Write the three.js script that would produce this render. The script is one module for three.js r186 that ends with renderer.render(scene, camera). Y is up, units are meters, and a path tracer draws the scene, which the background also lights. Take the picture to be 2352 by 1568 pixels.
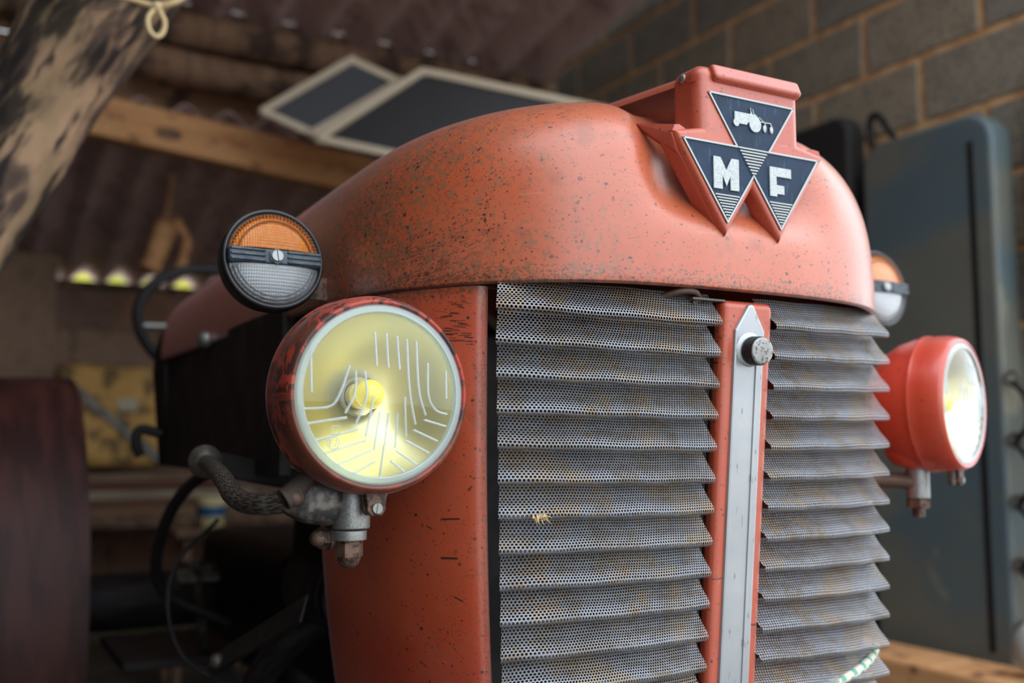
import * as THREE from 'three';
import { mergeGeometries } from 'three/addons/utils/BufferGeometryUtils.js';
import { RoundedBoxGeometry } from 'three/addons/geometries/RoundedBoxGeometry.js';
import { ConvexGeometry } from 'three/addons/geometries/ConvexGeometry.js';

// ---------------------------------------------------------------- camera, sky, exposure
// axes: +z is the tractor's nose direction, +y up, metres; the floor is y = 0
const scene = new THREE.Scene();
const camera = new THREE.PerspectiveCamera(36.9, 2352 / 1568, 0.05, 200);
camera.position.set(-0.857, 0.998, 0.9355);
camera.lookAt(-0.857 + 0.4839, 0.998 + 0.0999, 0.9355 - 0.8694);
camera.focus = 1.16;
camera.userData.fStop = 2.4;
const renderer = new THREE.WebGLRenderer({ antialias: true });
renderer.toneMapping = THREE.LinearToneMapping;
renderer.toneMappingExposure = 2.55;
renderer.shadowMap.enabled = true;
{ // plain overcast sky: brighter towards the zenith, the same all round
  const w = 64, h = 32, d = new Float32Array(w * h * 4);
  for (let j = 0; j < h; j++) for (let i = 0; i < w; i++) {
    const el = ((j + 0.5) / h - 0.5) * Math.PI, s = Math.max(0, Math.sin(el)), l = 0.95 * (1 + 0.5 * s), o = (j * w + i) * 4;
    d[o] = 0.93 * l; d[o + 1] = 1.0 * l; d[o + 2] = 1.1 * l; d[o + 3] = 1;
  }
  const t = new THREE.DataTexture(d, w, h, THREE.RGBAFormat, THREE.FloatType);
  t.mapping = THREE.EquirectangularReflectionMapping; t.magFilter = t.minFilter = THREE.LinearFilter; t.needsUpdate = true;
  scene.background = t; scene.environment = t;
}

// ---------------------------------------------------------------- helpers
function rng(seed) { let s = seed >>> 0; return () => { s = (s + 0x6D2B79F5) >>> 0; let t = Math.imul(s ^ (s >>> 15), 1 | s); t = (t + Math.imul(t ^ (t >>> 7), 61 | t)) ^ t; return ((t ^ (t >>> 14)) >>> 0) / 4294967296; }; }
const clamp = (x, a = 0, b = 1) => Math.min(b, Math.max(a, x));
const lerp = (a, b, t) => a + (b - a) * t;
const smooth = (a, b, x) => { const t = clamp((x - a) / (b - a)); return t * t * (3 - 2 * t); };
function hash(x, y, s) { let h = Math.imul(x, 374761393) ^ Math.imul(y, 668265263) ^ Math.imul(s, 2147483647 - 974634); h = Math.imul(h ^ (h >>> 13), 1274126177); h ^= h >>> 16; return (h >>> 0) / 4294967296; }
function vnoise(x, y, px, py, s) { // value noise that repeats every px, py cells
  const xi = Math.floor(x), yi = Math.floor(y), fx = x - xi, fy = y - yi, u = fx * fx * (3 - 2 * fx), v = fy * fy * (3 - 2 * fy);
  let x0 = xi % px, y0 = yi % py; if (x0 < 0) x0 += px; if (y0 < 0) y0 += py;
  const x1 = x0 + 1 === px ? 0 : x0 + 1, y1 = y0 + 1 === py ? 0 : y0 + 1, a = hash(x0, y0, s), b = hash(x1, y0, s), c = hash(x0, y1, s), d = hash(x1, y1, s), p = a + (b - a) * u;
  return p + (c + (d - c) * u - p) * v;
}
function fbm(u, v, nx, ny, oct, s) { let a = 0.5, t = 0, n = 0; for (let o = 0; o < oct; o++) { t += a * vnoise(u * nx, v * ny, nx, ny, s + o); n += a; a *= 0.5; nx *= 2; ny *= 2; } return t / n; }
class Raster { // an sRGB picture of a surface, 0..255, that repeats
  constructor(w, h) { this.w = w; this.h = h; this.d = new Float32Array(w * h * 3); }
  fill(fn) { for (let j = 0, o = 0; j < this.h; j++) for (let i = 0; i < this.w; i++, o += 3) { const c = fn(i / this.w, j / this.h, i, j); this.d[o] = c[0]; this.d[o + 1] = c[1]; this.d[o + 2] = c[2]; } return this; }
  px(x, y, c, a) { x = ((x % this.w) + this.w) % this.w; y = ((y % this.h) + this.h) % this.h; const o = (y * this.w + x) * 3; for (let k = 0; k < 3; k++) this.d[o + k] += (c[k] - this.d[o + k]) * a; }
  blob(x, y, rx, ry, c, a, rag = 0, s = 0) {
    const R = Math.max(rx, ry) + 1;
    for (let j = Math.floor(y - R); j <= y + R; j++) for (let i = Math.floor(x - R); i <= x + R; i++) {
      const q = Math.hypot((i - x) / rx, (j - y) / ry) + (rag ? rag * (vnoise(i * 0.35, j * 0.35, 4096, 4096, s) - 0.5) : 0), k = clamp((1 - q) * Math.min(rx, ry) + 0.5);
      if (k > 0) this.px(i, j, c, a * k);
    }
  }
  line(x0, y0, x1, y1, w, c, a) {
    const n = Math.ceil(Math.hypot(x1 - x0, y1 - y0)) + 1, r = Math.ceil(w / 2);
    for (let k = 0; k <= n; k++) { const x = lerp(x0, x1, k / n), y = lerp(y0, y1, k / n); for (let j = -r; j <= r; j++) for (let i = -r; i <= r; i++) { const X = Math.round(x) + i, Y = Math.round(y) + j, q = clamp(w / 2 + 0.5 - Math.hypot(X - x, Y - y)); if (q > 0) this.px(X, Y, c, a * q * 0.6); } }
  }
  curve(pts, w, c, a) { for (let k = 1; k < pts.length; k++) this.line(...pts[k - 1], ...pts[k], w, c, a); }
  tex(rx = 1, ry = 1, srgb = true) {
    const b = new Uint8Array(this.w * this.h * 4);
    for (let i = 0; i < this.w * this.h; i++) { for (let k = 0; k < 3; k++) b[i * 4 + k] = clamp(this.d[i * 3 + k], 0, 255); b[i * 4 + 3] = 255; }
    const t = new THREE.DataTexture(b, this.w, this.h, THREE.RGBAFormat);
    t.wrapS = t.wrapT = THREE.RepeatWrapping; t.magFilter = THREE.LinearFilter; t.minFilter = THREE.LinearMipmapLinearFilter; t.generateMipmaps = true;
    if (srgb) t.colorSpace = THREE.SRGBColorSpace;
    t.repeat.set(1 / rx, 1 / ry); t.needsUpdate = true; return t;
  }
}
const taken = {};
function numbered(n) { taken[n] = (taken[n] ?? -1) + 1; return taken[n] ? n + '_' + String(taken[n]).padStart(3, '0') : n; }
function shadows(o) { o.traverse((m) => { if (m.isMesh) m.castShadow = m.receiveShadow = true; }); return o; }
function part(name, geo, mat, parent, label) { const m = new THREE.Mesh(geo, mat); m.name = name; m.castShadow = m.receiveShadow = true; if (label) m.userData.label = label; parent.add(m); return m; }
function tag(o, label, category, group, kind) { if (label) o.userData.label = label; if (category) o.userData.category = category; if (group) o.userData.group = group; if (kind) o.userData.kind = kind; return o; }
function thing(name, label, category, pos = [0, 0, 0], group) { const g = new THREE.Group(); g.name = numbered(name); g.position.set(...pos); scene.add(g); return tag(g, label, category, group); }
function single(name, geo, mat, label, category, group, kind) { const m = part(numbered(name), geo, mat, scene); return tag(m, label, category, group, kind); }
function structure(name, geo, mat, label) { const m = part(name, geo, mat, scene); m.userData.kind = 'structure'; if (label) m.userData.label = label; return m; }
function merge(list) {
  const l = list.map((g) => { const q = g.index ? g.toNonIndexed() : g; for (const k of Object.keys(q.attributes)) if (!['position', 'normal', 'uv'].includes(k)) q.deleteAttribute(k); if (!q.attributes.uv) q.setAttribute('uv', new THREE.BufferAttribute(new Float32Array(q.attributes.position.count * 2), 2)); return q; });
  return mergeGeometries(l);
}
function grid(nu, nv, fn, uvf) { // fn(u, v) -> [x, y, z], smooth normals
  const p = [], t = [], ix = [];
  for (let j = 0; j <= nv; j++) for (let i = 0; i <= nu; i++) { const a = fn(i / nu, j / nv, i, j); p.push(...a); t.push(...(uvf ? uvf(i / nu, j / nv, a, i, j) : [i / nu, j / nv])); }
  for (let j = 0; j < nv; j++) for (let i = 0; i < nu; i++) { const a = j * (nu + 1) + i, b = a + 1, c = a + nu + 1, d = c + 1; ix.push(a, b, d, a, d, c); }
  const g = new THREE.BufferGeometry(); g.setAttribute('position', new THREE.Float32BufferAttribute(p, 3)); g.setAttribute('uv', new THREE.Float32BufferAttribute(t, 2)); g.setIndex(ix); g.computeVertexNormals(); return g;
}
function boxUV(g, s = 1, o = [0, 0]) { // texture coordinates in metres from the side each face looks to
  const q = g.index ? g.toNonIndexed() : g, p = q.attributes.position, n = q.attributes.normal, uv = new Float32Array(p.count * 2);
  for (let i = 0; i < p.count; i++) { const ax = Math.abs(n.getX(i)), ay = Math.abs(n.getY(i)), az = Math.abs(n.getZ(i)); const [a, b] = ax > ay && ax > az ? [p.getZ(i), p.getY(i)] : ay > az ? [p.getX(i), p.getZ(i)] : [p.getX(i), p.getY(i)]; uv[i * 2] = a * s + o[0]; uv[i * 2 + 1] = b * s + o[1]; }
  q.setAttribute('uv', new THREE.BufferAttribute(uv, 2)); return q;
}
const V = (x, y, z) => new THREE.Vector3(x, y, z);
function rbox(w, h, d, r = 0.004, seg = 2) { return new RoundedBoxGeometry(w, h, d, seg, Math.min(r, w / 2.01, h / 2.01, d / 2.01)); }
function place(g, x, y, z, rx = 0, ry = 0, rz = 0) { g.applyMatrix4(new THREE.Matrix4().compose(V(x, y, z), new THREE.Quaternion().setFromEuler(new THREE.Euler(rx, ry, rz)), V(1, 1, 1))); return g; }
function tube(pts, r, seg = 40, rs = 10, closed = false) { return new THREE.TubeGeometry(new THREE.CatmullRomCurve3(pts.map((p) => V(...p)), closed), seg, r, rs, closed); }
function bar(a, b, r, rs = 12, r2 = r) { const A = V(...a), B = V(...b), d = B.clone().sub(A), g = new THREE.CylinderGeometry(r2, r, d.length(), rs); g.applyQuaternion(new THREE.Quaternion().setFromUnitVectors(V(0, 1, 0), d.normalize())); const m = A.add(B).multiplyScalar(0.5); g.translate(m.x, m.y, m.z); return g; }
function lathe(pts, seg = 48, a0 = 0, a1 = Math.PI * 2) { return new THREE.LatheGeometry(pts.map((p) => new THREE.Vector2(...p)), seg, a0, a1); } // about +y
function latheZ(pts, seg = 48) { const g = lathe(pts, seg); g.rotateX(Math.PI / 2); return g; } // pts (r, z)
function shapeOf(pts, holes = []) { const s = new THREE.Shape(pts.map((p) => new THREE.Vector2(...p))); for (const h of holes) s.holes.push(new THREE.Path(h.map((p) => new THREE.Vector2(...p)))); return s; }
function extrude(pts, depth, bevel = 0, holes, bs = 3) { return new THREE.ExtrudeGeometry(shapeOf(pts, holes), { depth, bevelEnabled: bevel > 0, bevelSize: bevel, bevelThickness: bevel, bevelOffset: -bevel, bevelSegments: bs, curveSegments: 16 }); }
function slab(a, b, w, h, r = 0.004) { // a squared timber from a to b, h high
  const A = V(...a), B = V(...b), d = B.clone().sub(A), L = d.length(), g = boxUV(rbox(L, h, w, r)); const q = new THREE.Quaternion().setFromUnitVectors(V(1, 0, 0), d.normalize()); g.applyQuaternion(q); const m = A.add(B).multiplyScalar(0.5); g.translate(m.x, m.y, m.z); return g;
}

// ---------------------------------------------------------------- surfaces
const sRGB = (r, g, b) => new THREE.Color().setRGB(r / 255, g / 255, b / 255, THREE.SRGBColorSpace);
function std(o) { return new THREE.MeshStandardMaterial({ side: THREE.DoubleSide, ...o }); }
function phys(o) { return new THREE.MeshPhysicalMaterial({ side: THREE.DoubleSide, ...o }); }
const mix = (a, b, t) => [lerp(a[0], b[0], t), lerp(a[1], b[1], t), lerp(a[2], b[2], t)];
function paintPicture(w, h, seed, { red = [196, 70, 44], faded = [205, 104, 84], dark = [44, 26, 22], specks = 2500, rust = 0, strokes = 90, dens = () => 1, pale = 0.55, dust = 0 }) {
  const R = new Raster(w, h), r = rng(seed), asp = Math.round(w / h);
  R.fill((u, v) => {
    const a = fbm(u, v, 5 * asp, 5, 5, seed), b = fbm(u, v, 24 * asp, 24, 3, seed + 9), c = fbm(u, v, 3 * asp, 3, 2, seed + 21);
    let col = mix(red, faded, clamp(pale * (1.7 * a + 0.5 * b - 0.55) * 1.5));
    col = mix(col, [196, 88, 44], 0.35 * smooth(0.45, 0.75, c));
    col = mix(col, [128, 62, 42], 0.3 * smooth(0.6, 0.78, b) * smooth(0.4, 0.7, a));
    if (dust) { const q = fbm(u, v, 160 * asp, 160, 2, seed + 61), z = fbm(u, v, 8 * asp, 8, 3, seed + 65), k = dens(u, v); col = mix(col, mix([110, 70, 50], [150, 108, 78], q), 0.9 * dust * smooth(0.61 - 0.26 * k, 0.92 - 0.24 * k, 0.7 * q + 0.3 * z)); }
    if (rust) { const wu = 0.05 * (fbm(u, v, 12 * asp, 12, 3, seed + 41) - 0.5), wv = 0.1 * (fbm(u, v, 12 * asp, 12, 3, seed + 43) - 0.5), q = 0.5 * fbm(u + wu, v + wv, 22 * asp, 22, 4, seed + 33) + 0.5 * fbm(u + wv, v - wu, 57 * asp, 57, 4, seed + 35), z = fbm(u, v, 5 * asp, 5, 3, seed + 37); col = mix(col, [58, 34, 28], smooth(0.605 - 0.2 * rust * z, 0.67 - 0.18 * rust * z, q) * 0.88 * clamp(rust * 4)); col = mix(col, [120, 66, 46], 0.6 * rust * smooth(0.5, 0.7, z)); }
    return col;
  });
  for (let k = 0; k < specks; k++) {
    const u = r(), v = r(); if (r() > dens(u, v) * (0.25 + 1.2 * fbm(u, v, 7 * asp, 7, 3, seed + 50))) continue;
    const s = 0.46 + 2.0 * Math.pow(r(), 20) + 0.8 * Math.pow(r(), 4); R.blob(u * w, v * h, s * (0.7 + r()), s * (0.7 + 0.6 * r()), mix(dark, [104, 52, 36], r()), 0.35 + 0.6 * r(), s > 1.1 ? 0.8 : 0, k);
  }
  for (let k = 0; k < strokes; k++) {
    const u = r() * w, v = r() * h, L = (12 + 90 * r() * r()) * w / 2048, a = (r() < 0.6 ? 0.15 : 1.5) * (r() - 0.5) * 2, pts = []; let x = u, y = v, an = a;
    for (let q = 0; q < 9; q++) { pts.push([x, y]); x += Math.cos(an) * L / 8; y += Math.sin(an) * L / 8; an += (r() - 0.5) * 0.25; }
    R.curve(pts, 0.6 + 0.9 * r() * r(), r() < 0.7 ? [120, 46, 34] : [228, 170, 150], 0.25 + 0.35 * r());
  }
  return R;
}
const hoodPic = paintPicture(2048, 1024, 11, { red: [184, 78, 40], faded: [194, 114, 86], specks: 120000, strokes: 190, dust: 1, dens: (u, v) => clamp(0.24 + 0.76 * smooth(0.39, 0.15, u) + 0.45 * smooth(0.34, 0.6, v)) });
{ // brush-like scuffs low on the hood's corner, and one long scrape near the right
  const r = rng(5);
  for (let k = 0; k < 150; k++) { const x = 2048 * (0.215 + 0.07 * r()), y = 1024 * (0.018 + 0.075 * r()), L = 8 + 34 * r() * r(); hoodPic.line(x, y, x + L, y + L * (0.05 + 0.4 * r()), 0.5 + 0.8 * r(), [48, 30, 26], 0.25 + 0.35 * r()); }
  for (let k = 0; k < 9000; k++) { const x = 2048 * r(), y = 1024 * (0.010 + 0.026 * Math.pow(r(), 2.6)); hoodPic.blob(x, y, 0.7 + 2.4 * r() * r(), 0.5 + 0.9 * r(), r() < 0.6 ? [70, 46, 35] : [118, 86, 62], 0.45, 0.6, k); }
  hoodPic.line(1330, 46, 1338, 78, 5, [120, 62, 58], 0.6);
  for (const q of [[[640, 420], [760, 395], [900, 405], [1010, 380]], [[700, 300], [860, 270], [1000, 290]], [[905, 470], [925, 380], [960, 300], [975, 180], [982, 90]], [[1010, 330], [1016, 250], [1040, 180]], [[760, 190], [860, 175], [960, 210]]]) hoodPic.curve(q, 1.3, [158, 66, 50], 0.6);
}
const nosePic = paintPicture(1024, 1024, 73, { specks: 34000, strokes: 70, dust: 0.45, red: [178, 64, 38], faded: [190, 98, 72], pale: 0.5, dens: (u, v) => 0.3 + 0.3 * fbm(u, v, 4, 4, 3, 77) });
{ // v is the height above 0.46 m, u runs round from the grille edge: grit on the top edge and the fold, black scuffs
  const r = rng(9), at = (u, y) => [u / 0.7 * 1024, (y - 0.461) / 0.7 * 1024];
  for (let k = 0; k < 1500; k++) { const [x, y] = at(0.06 + 0.5 * r(), 1.181 - 0.02 * r() * r()); nosePic.blob(x, y, 1 + 2.5 * r(), 0.7 + r(), r() < 0.5 ? [120, 88, 62] : [84, 56, 42], 0.5, 0.6, k); }
  for (let k = 0; k < 2600; k++) { const [x, y] = at(0.076 + 0.012 * (r() + r() + r() - 1.5), 0.45 + 0.74 * r()); nosePic.blob(x, y, 0.6 + r(), 0.8 + 2 * r(), r() < 0.5 ? [150, 122, 108] : [92, 62, 50], 0.4, 0.5, k); }
  const sc = (u, y, L, w, t) => { const [x, z] = at(u, y); nosePic.line(x, z, x + L, z + t, w, [46, 26, 22], 0.8); };
  for (let k = 0; k < 34; k++) sc(0.094 + 0.035 * r(), 1.115 + 0.05 * r(), 8 + 26 * r(), 0.8 + 1.6 * r(), 5 * (r() - 0.2));
  sc(0.112, 0.913, 36, 3, -2); sc(0.116, 0.868, 32, 3.4, -1); sc(0.11, 0.82, 16, 2.5, 6); sc(0.17, 0.74, 14, 2, 8); sc(0.15, 0.9, 12, 2, 5);
}
const panelPic = paintPicture(1024, 1024, 71, { specks: 22000, strokes: 60, dust: 0.3, red: [178, 64, 38], faded: [190, 98, 72], pale: 0.5, dens: (u, v) => 0.35 + 0.3 * fbm(u, v, 4, 4, 3, 77) });
{ const r = rng(8); for (let k = 0; k < 30; k++) { const x = 1024 * r(), y = 1024 * r(), L = 14 + 30 * r(); panelPic.line(x, y, x + L, y + L * 0.15 * (r() - 0.3), 1.2 + 2.4 * r(), [50, 28, 24], 0.75); } }
const lampPic = paintPicture(1024, 512, 131, { specks: 3000, strokes: 30, rust: 1.25, red: [164, 52, 34], faded: [170, 76, 58], pale: 0.5 });
const lamp2Pic = paintPicture(1024, 512, 191, { specks: 900, strokes: 16, rust: 0.02, red: [196, 60, 38], faded: [204, 90, 66], pale: 0.4 });
const P = { roughness: 0.44, clearcoat: 0.85, clearcoatRoughness: 0.3, specularIntensity: 1, sheen: 0.35, sheenColor: sRGB(236, 214, 226), sheenRoughness: 0.5 };
const M = {
  hood: phys({ ...P, map: hoodPic.tex(1.6, 0.8) }),
  panel: phys({ ...P, roughness: 0.5, map: panelPic.tex(0.7, 0.7) }),
  nose: phys({ ...P, roughness: 0.5, clearcoat: 0.7, map: nosePic.tex(0.7, 0.7) }),
  lamp: phys({ ...P, roughness: 0.55, clearcoat: 0.15, map: lampPic.tex(0.6, 0.3) }),
  lamp2: phys({ ...P, map: lamp2Pic.tex(0.6, 0.3) }),
};
function noisePic(w, h, nx, ny, oct, a, b, seed, lo = 0.3, hi = 0.7) { return new Raster(w, h).fill((u, v) => mix(a, b, smooth(lo, hi, fbm(u, v, nx, ny, oct, seed)))); }
// perforated grille sheet: round holes in a hexagonal lattice, 3.4 mm apart
{
  const w = 48, h = 83, d = new Raster(w, h).fill((u, v) => { let q = 9; for (const [a, b] of [[0, 0], [1, 0], [0, 1], [1, 1], [0.5, 0.5]]) q = Math.min(q, Math.hypot(u - a, (v - b) * h / w)); const k = 255 * clamp((q - 0.335) * 14 + 0.5); return [k, k, k]; });
  const alpha = d.tex(0.0039, 0.0039 * h / w, false);
  const g = new Raster(2048, 256).fill((u, v) => { // grey sheet with patches of tan and brown grit
    const a = fbm(u, v, 40, 3, 5, 301), b = fbm(u, v, 300, 30, 2, 307), c = fbm(u, v, 34, 3, 4, 311);
    let col = mix([112, 116, 122], [142, 143, 145], b);
    col = mix(col, [144, 120, 88], 0.65 * smooth(0.47, 0.64, 0.6 * a + 0.4 * b)); col = mix(col, [92, 78, 62], 0.4 * smooth(0.52, 0.64, 0.6 * c + 0.4 * b)); return col;
  });
  const r = rng(31); for (let k = 0; k < 1500; k++) g.blob(r() * 2048, r() * 256, 0.7 + 1.6 * r() * r(), 0.7 + 1.2 * r() * r(), r() < 0.5 ? [180, 158, 110] : [74, 54, 40], 0.6, 0.6, k);
  M.mesh = std({ map: g.tex(1.1, 0.066), alphaMap: alpha, alphaTest: 0.5, roughness: 0.4, metalness: 0.45 });
}
const scuff = new Raster(512, 512).fill((u, v) => { const a = fbm(u, v, 8, 8, 5, 411), b = fbm(u, v, 40, 40, 3, 415); return mix(mix([122, 122, 118], [176, 178, 176], a), [66, 60, 54], 0.7 * smooth(0.6, 0.72, b)); });
const rusty = new Raster(512, 512).fill((u, v) => { const a = fbm(u, v, 11, 11, 5, 431), b = fbm(u + 0.05 * a, v - 0.05 * a, 26, 26, 5, 435); return mix(mix([78, 60, 50], [128, 98, 80], a), [44, 36, 32], 0.8 * smooth(0.46, 0.66, b)); });
Object.assign(M, {
  chrome: std({ map: new Raster(512, 512).fill((u, v) => { const a = fbm(u, v, 6, 6, 5, 441), b = fbm(u, v, 50, 12, 3, 445); return mix(mix([164, 170, 175], [186, 189, 190], a), [130, 128, 122], 0.6 * smooth(0.76, 0.84, b)); }).tex(0.2, 0.2), metalness: 0.55, roughness: 0.36 }),
  castMetal: std({ map: scuff.tex(0.1, 0.1), metalness: 0.7, roughness: 0.48 }),
  greyMetal: std({ map: noisePic(512, 512, 10, 10, 5, [62, 58, 54], [124, 118, 108], 451).tex(0.12, 0.12), metalness: 0.55, roughness: 0.5 }),
  rust: std({ map: rusty.tex(0.12, 0.12), metalness: 0.4, roughness: 0.6 }),
  gunMetal: std({ map: noisePic(512, 512, 14, 14, 5, [52, 50, 50], [112, 106, 98], 457, 0.35, 0.75).tex(0.12, 0.12), metalness: 0.5, roughness: 0.5 }),
  darkRust: std({ map: noisePic(256, 256, 9, 9, 4, [36, 29, 25], [62, 50, 42], 437).tex(0.1, 0.1), roughness: 0.7 }),
  black: std({ color: sRGB(16, 15, 16), roughness: 0.65 }),
  rubber: phys({ map: noisePic(512, 512, 12, 12, 5, [18, 18, 20], [44, 42, 40], 461, 0.4, 0.8).tex(0.12, 0.12), roughness: 0.42, clearcoat: 0.3, clearcoatRoughness: 0.35 }),
  slateBar: std({ map: noisePic(256, 256, 8, 8, 4, [46, 62, 74], [86, 100, 108], 463).tex(0.1, 0.1), roughness: 0.45 }),
  silver: std({ map: noisePic(256, 256, 48, 48, 3, [150, 156, 156], [180, 185, 182], 471, 0.2, 0.6).tex(0.06, 0.06), metalness: 0.35, roughness: 0.45 }),
  blue: phys({ map: new Raster(512, 512).fill((u, v) => mix(mix([12, 34, 56], [24, 52, 78], fbm(u, v, 6, 6, 5, 481)), [84, 108, 124], 0.4 * smooth(0.66, 0.8, fbm(u, v, 40, 9, 3, 485)))).tex(0.12, 0.12), roughness: 0.55, specularIntensity: 0.6 }),
  darkIron: std({ map: noisePic(512, 512, 8, 8, 5, [22, 20, 22], [46, 42, 42], 491).tex(0.4, 0.4), roughness: 0.6, metalness: 0.3 }),
  darkRed: std({ map: noisePic(512, 512, 6, 6, 5, [52, 22, 18], [78, 40, 34], 495).tex(0.5, 0.5), roughness: 0.6 }),
  tyre: std({ map: noisePic(256, 256, 8, 8, 4, [20, 20, 20], [40, 38, 36], 499).tex(0.5, 0.5), roughness: 0.9 }),
});

// ================================================================ the shed
const LIGHTWOOD = new Raster(512, 512).fill((u, v) => { const a = fbm(u, v, 3, 28, 4, 511), b = fbm(u, v, 8, 8, 4, 515), c = fbm(u, v, 5, 5, 3, 519); return mix(mix([206, 144, 90], [236, 186, 130], a), [110, 70, 48], 0.6 * smooth(0.58, 0.74, b) + 0.15 * c); });
const DARKWOOD = new Raster(512, 512).fill((u, v) => { const a = fbm(u, v, 3, 24, 5, 531), b = fbm(u, v, 6, 6, 4, 535); return mix(mix([108, 84, 68], [168, 132, 100], a), [52, 40, 36], 0.7 * smooth(0.5, 0.7, b)); });
M.plank = std({ map: LIGHTWOOD.tex(0.5, 0.5), roughness: 0.8 });
M.log = std({ map: DARKWOOD.tex(0.6, 0.6), roughness: 0.9 });
M.bark = std({ map: new Raster(1024, 1024).fill((u, v) => { const w = 0.06 * (fbm(u, v, 8, 8, 3, 563) - 0.5), a = fbm(u + w, v, 26, 8, 5, 551), b = 0.6 * fbm(u - w, v + w, 24, 5, 5, 555) + 0.4 * fbm(u + w, v, 60, 14, 3, 557), c = fbm(u, v, 9, 6, 4, 559); let col = mix([84, 68, 58], [176, 144, 112], smooth(0.35, 0.65, a)); col = mix(col, [36, 29, 27], 0.9 * smooth(0.45, 0.62, b)); return mix(col, [108, 98, 66], 0.25 * smooth(0.55, 0.7, c)); }).tex(1, 1), roughness: 0.95 });
function blockMats(seed, cols) { return cols.map(([a, b], k) => std({ map: new Raster(256, 128).fill((u, v) => { const q = fbm(u, v, 6, 3, 5, seed + k * 7), s = fbm(u, v, 60, 30, 2, seed + k * 7 + 3); return mix(mix(a, b, q), [40, 38, 36], 0.35 * smooth(0.55, 0.75, s)); }).tex(0.45, 0.225), roughness: 0.92 })); }
M.greyBlocks = blockMats(601, [[[126, 120, 106], [154, 146, 128]], [[134, 126, 110], [164, 152, 128]], [[118, 114, 104], [148, 142, 126]]]);
M.brownBlocks = blockMats(641, [[[140, 106, 86], [172, 132, 108]], [[150, 122, 102], [180, 148, 120]], [[126, 100, 88], [156, 124, 106]]]);
M.mortar = std({ map: noisePic(256, 256, 14, 14, 4, [190, 146, 100], [216, 176, 128], 661).tex(0.4, 0.4), roughness: 0.95 });
M.greyMortar = std({ map: noisePic(256, 256, 14, 14, 4, [120, 96, 76], [150, 122, 98], 665).tex(0.4, 0.4), roughness: 0.95 });
M.roof = std({ map: new Raster(512, 512).fill((u, v) => { const a = fbm(u, v, 5, 5, 5, 671), b = fbm(u, v, 18, 18, 4, 675); return mix(mix([200, 170, 166], [228, 200, 192], a), [150, 122, 120], 0.5 * smooth(0.52, 0.7, b)); }).tex(0.9, 0.9), roughness: 0.9 });
M.floor = std({ map: noisePic(1024, 1024, 10, 10, 6, [66, 57, 50], [98, 86, 74], 681).tex(3, 3), roughness: 0.95 });
M.yard = std({ map: noisePic(1024, 1024, 12, 12, 6, [142, 136, 126], [178, 172, 160], 685).tex(4, 4), roughness: 0.95 });

structure('floor', boxUV(place(new THREE.BoxGeometry(4, 0.1, 6.6), 0.4, -0.05, -2.2)), M.floor);
structure('yard', boxUV(place(new THREE.BoxGeometry(40, 0.1, 40), 0, -0.06, 21.1)), M.yard, 'pale gravel yard in front of the shed');

// block wall on the right, running along the tractor, courses laid half over half
function blockWall(name, origin, along, len, rows, y0, mats, mortar, thick, seed, shift, label) {
  const r = rng(seed), H = 0.225, L = 0.45, ry = Math.atan2(-along[1], along[0]);
  const w = structure(name, boxUV(place(new THREE.BoxGeometry(len, rows * H, thick), 0, 0, 0)), mortar, label);
  w.position.set(origin[0] + along[0] * len / 2, y0 + rows * H / 2, origin[1] + along[1] * len / 2); w.rotation.y = ry;
  const full = boxUV(rbox(L - 0.024, H - 0.024, thick + 0.016, 0.005, 1)), n = Math.ceil(len / L) + 1;
  for (let j = 0; j < rows; j++) for (let i = -1; i < n; i++) {
    let a = i * L + (j % 2 ? L / 2 : 0) + shift, b = a + L; const ca = clamp(a, 0, len), cb = clamp(b, 0, len); if (cb - ca < 0.08) continue;
    const whole = cb - ca > L - 0.001, g = whole ? full : boxUV(rbox(cb - ca - 0.024, H - 0.024, thick + 0.016, 0.005, 1));
    const m = part('block', g, mats[Math.floor(r() * mats.length)], w); m.position.set((ca + cb) / 2 - len / 2, (j + 0.5) * H - rows * H / 2, 0.003 * (r() - 0.5)); m.rotation.z = 0.006 * (r() - 0.5);
  }
  return w;
}
blockWall('wall_right', [1.95, -0.62], [0, -1], 4.58, 14, -0.01, M.greyBlocks, M.mortar, 0.2, 3, 0.368, 'grey concrete block wall with wide tan mortar joints');
blockWall('wall_back', [-1.3, -5.2], [1, 0], 3.16, 8, 0.06, M.brownBlocks, M.greyMortar, 0.2, 4, -0.3, 'brown block wall at the back of the shed');
structure('wall_left', boxUV(place(new THREE.BoxGeometry(0.12, 3.4, 7.2), -1.36, 1.7, -1.7)), std({ map: noisePic(256, 256, 3, 16, 4, [34, 27, 24], [58, 46, 40], 691).tex(0.8, 0.8), roughness: 0.95 }), 'dark boarded side of the shed');

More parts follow.
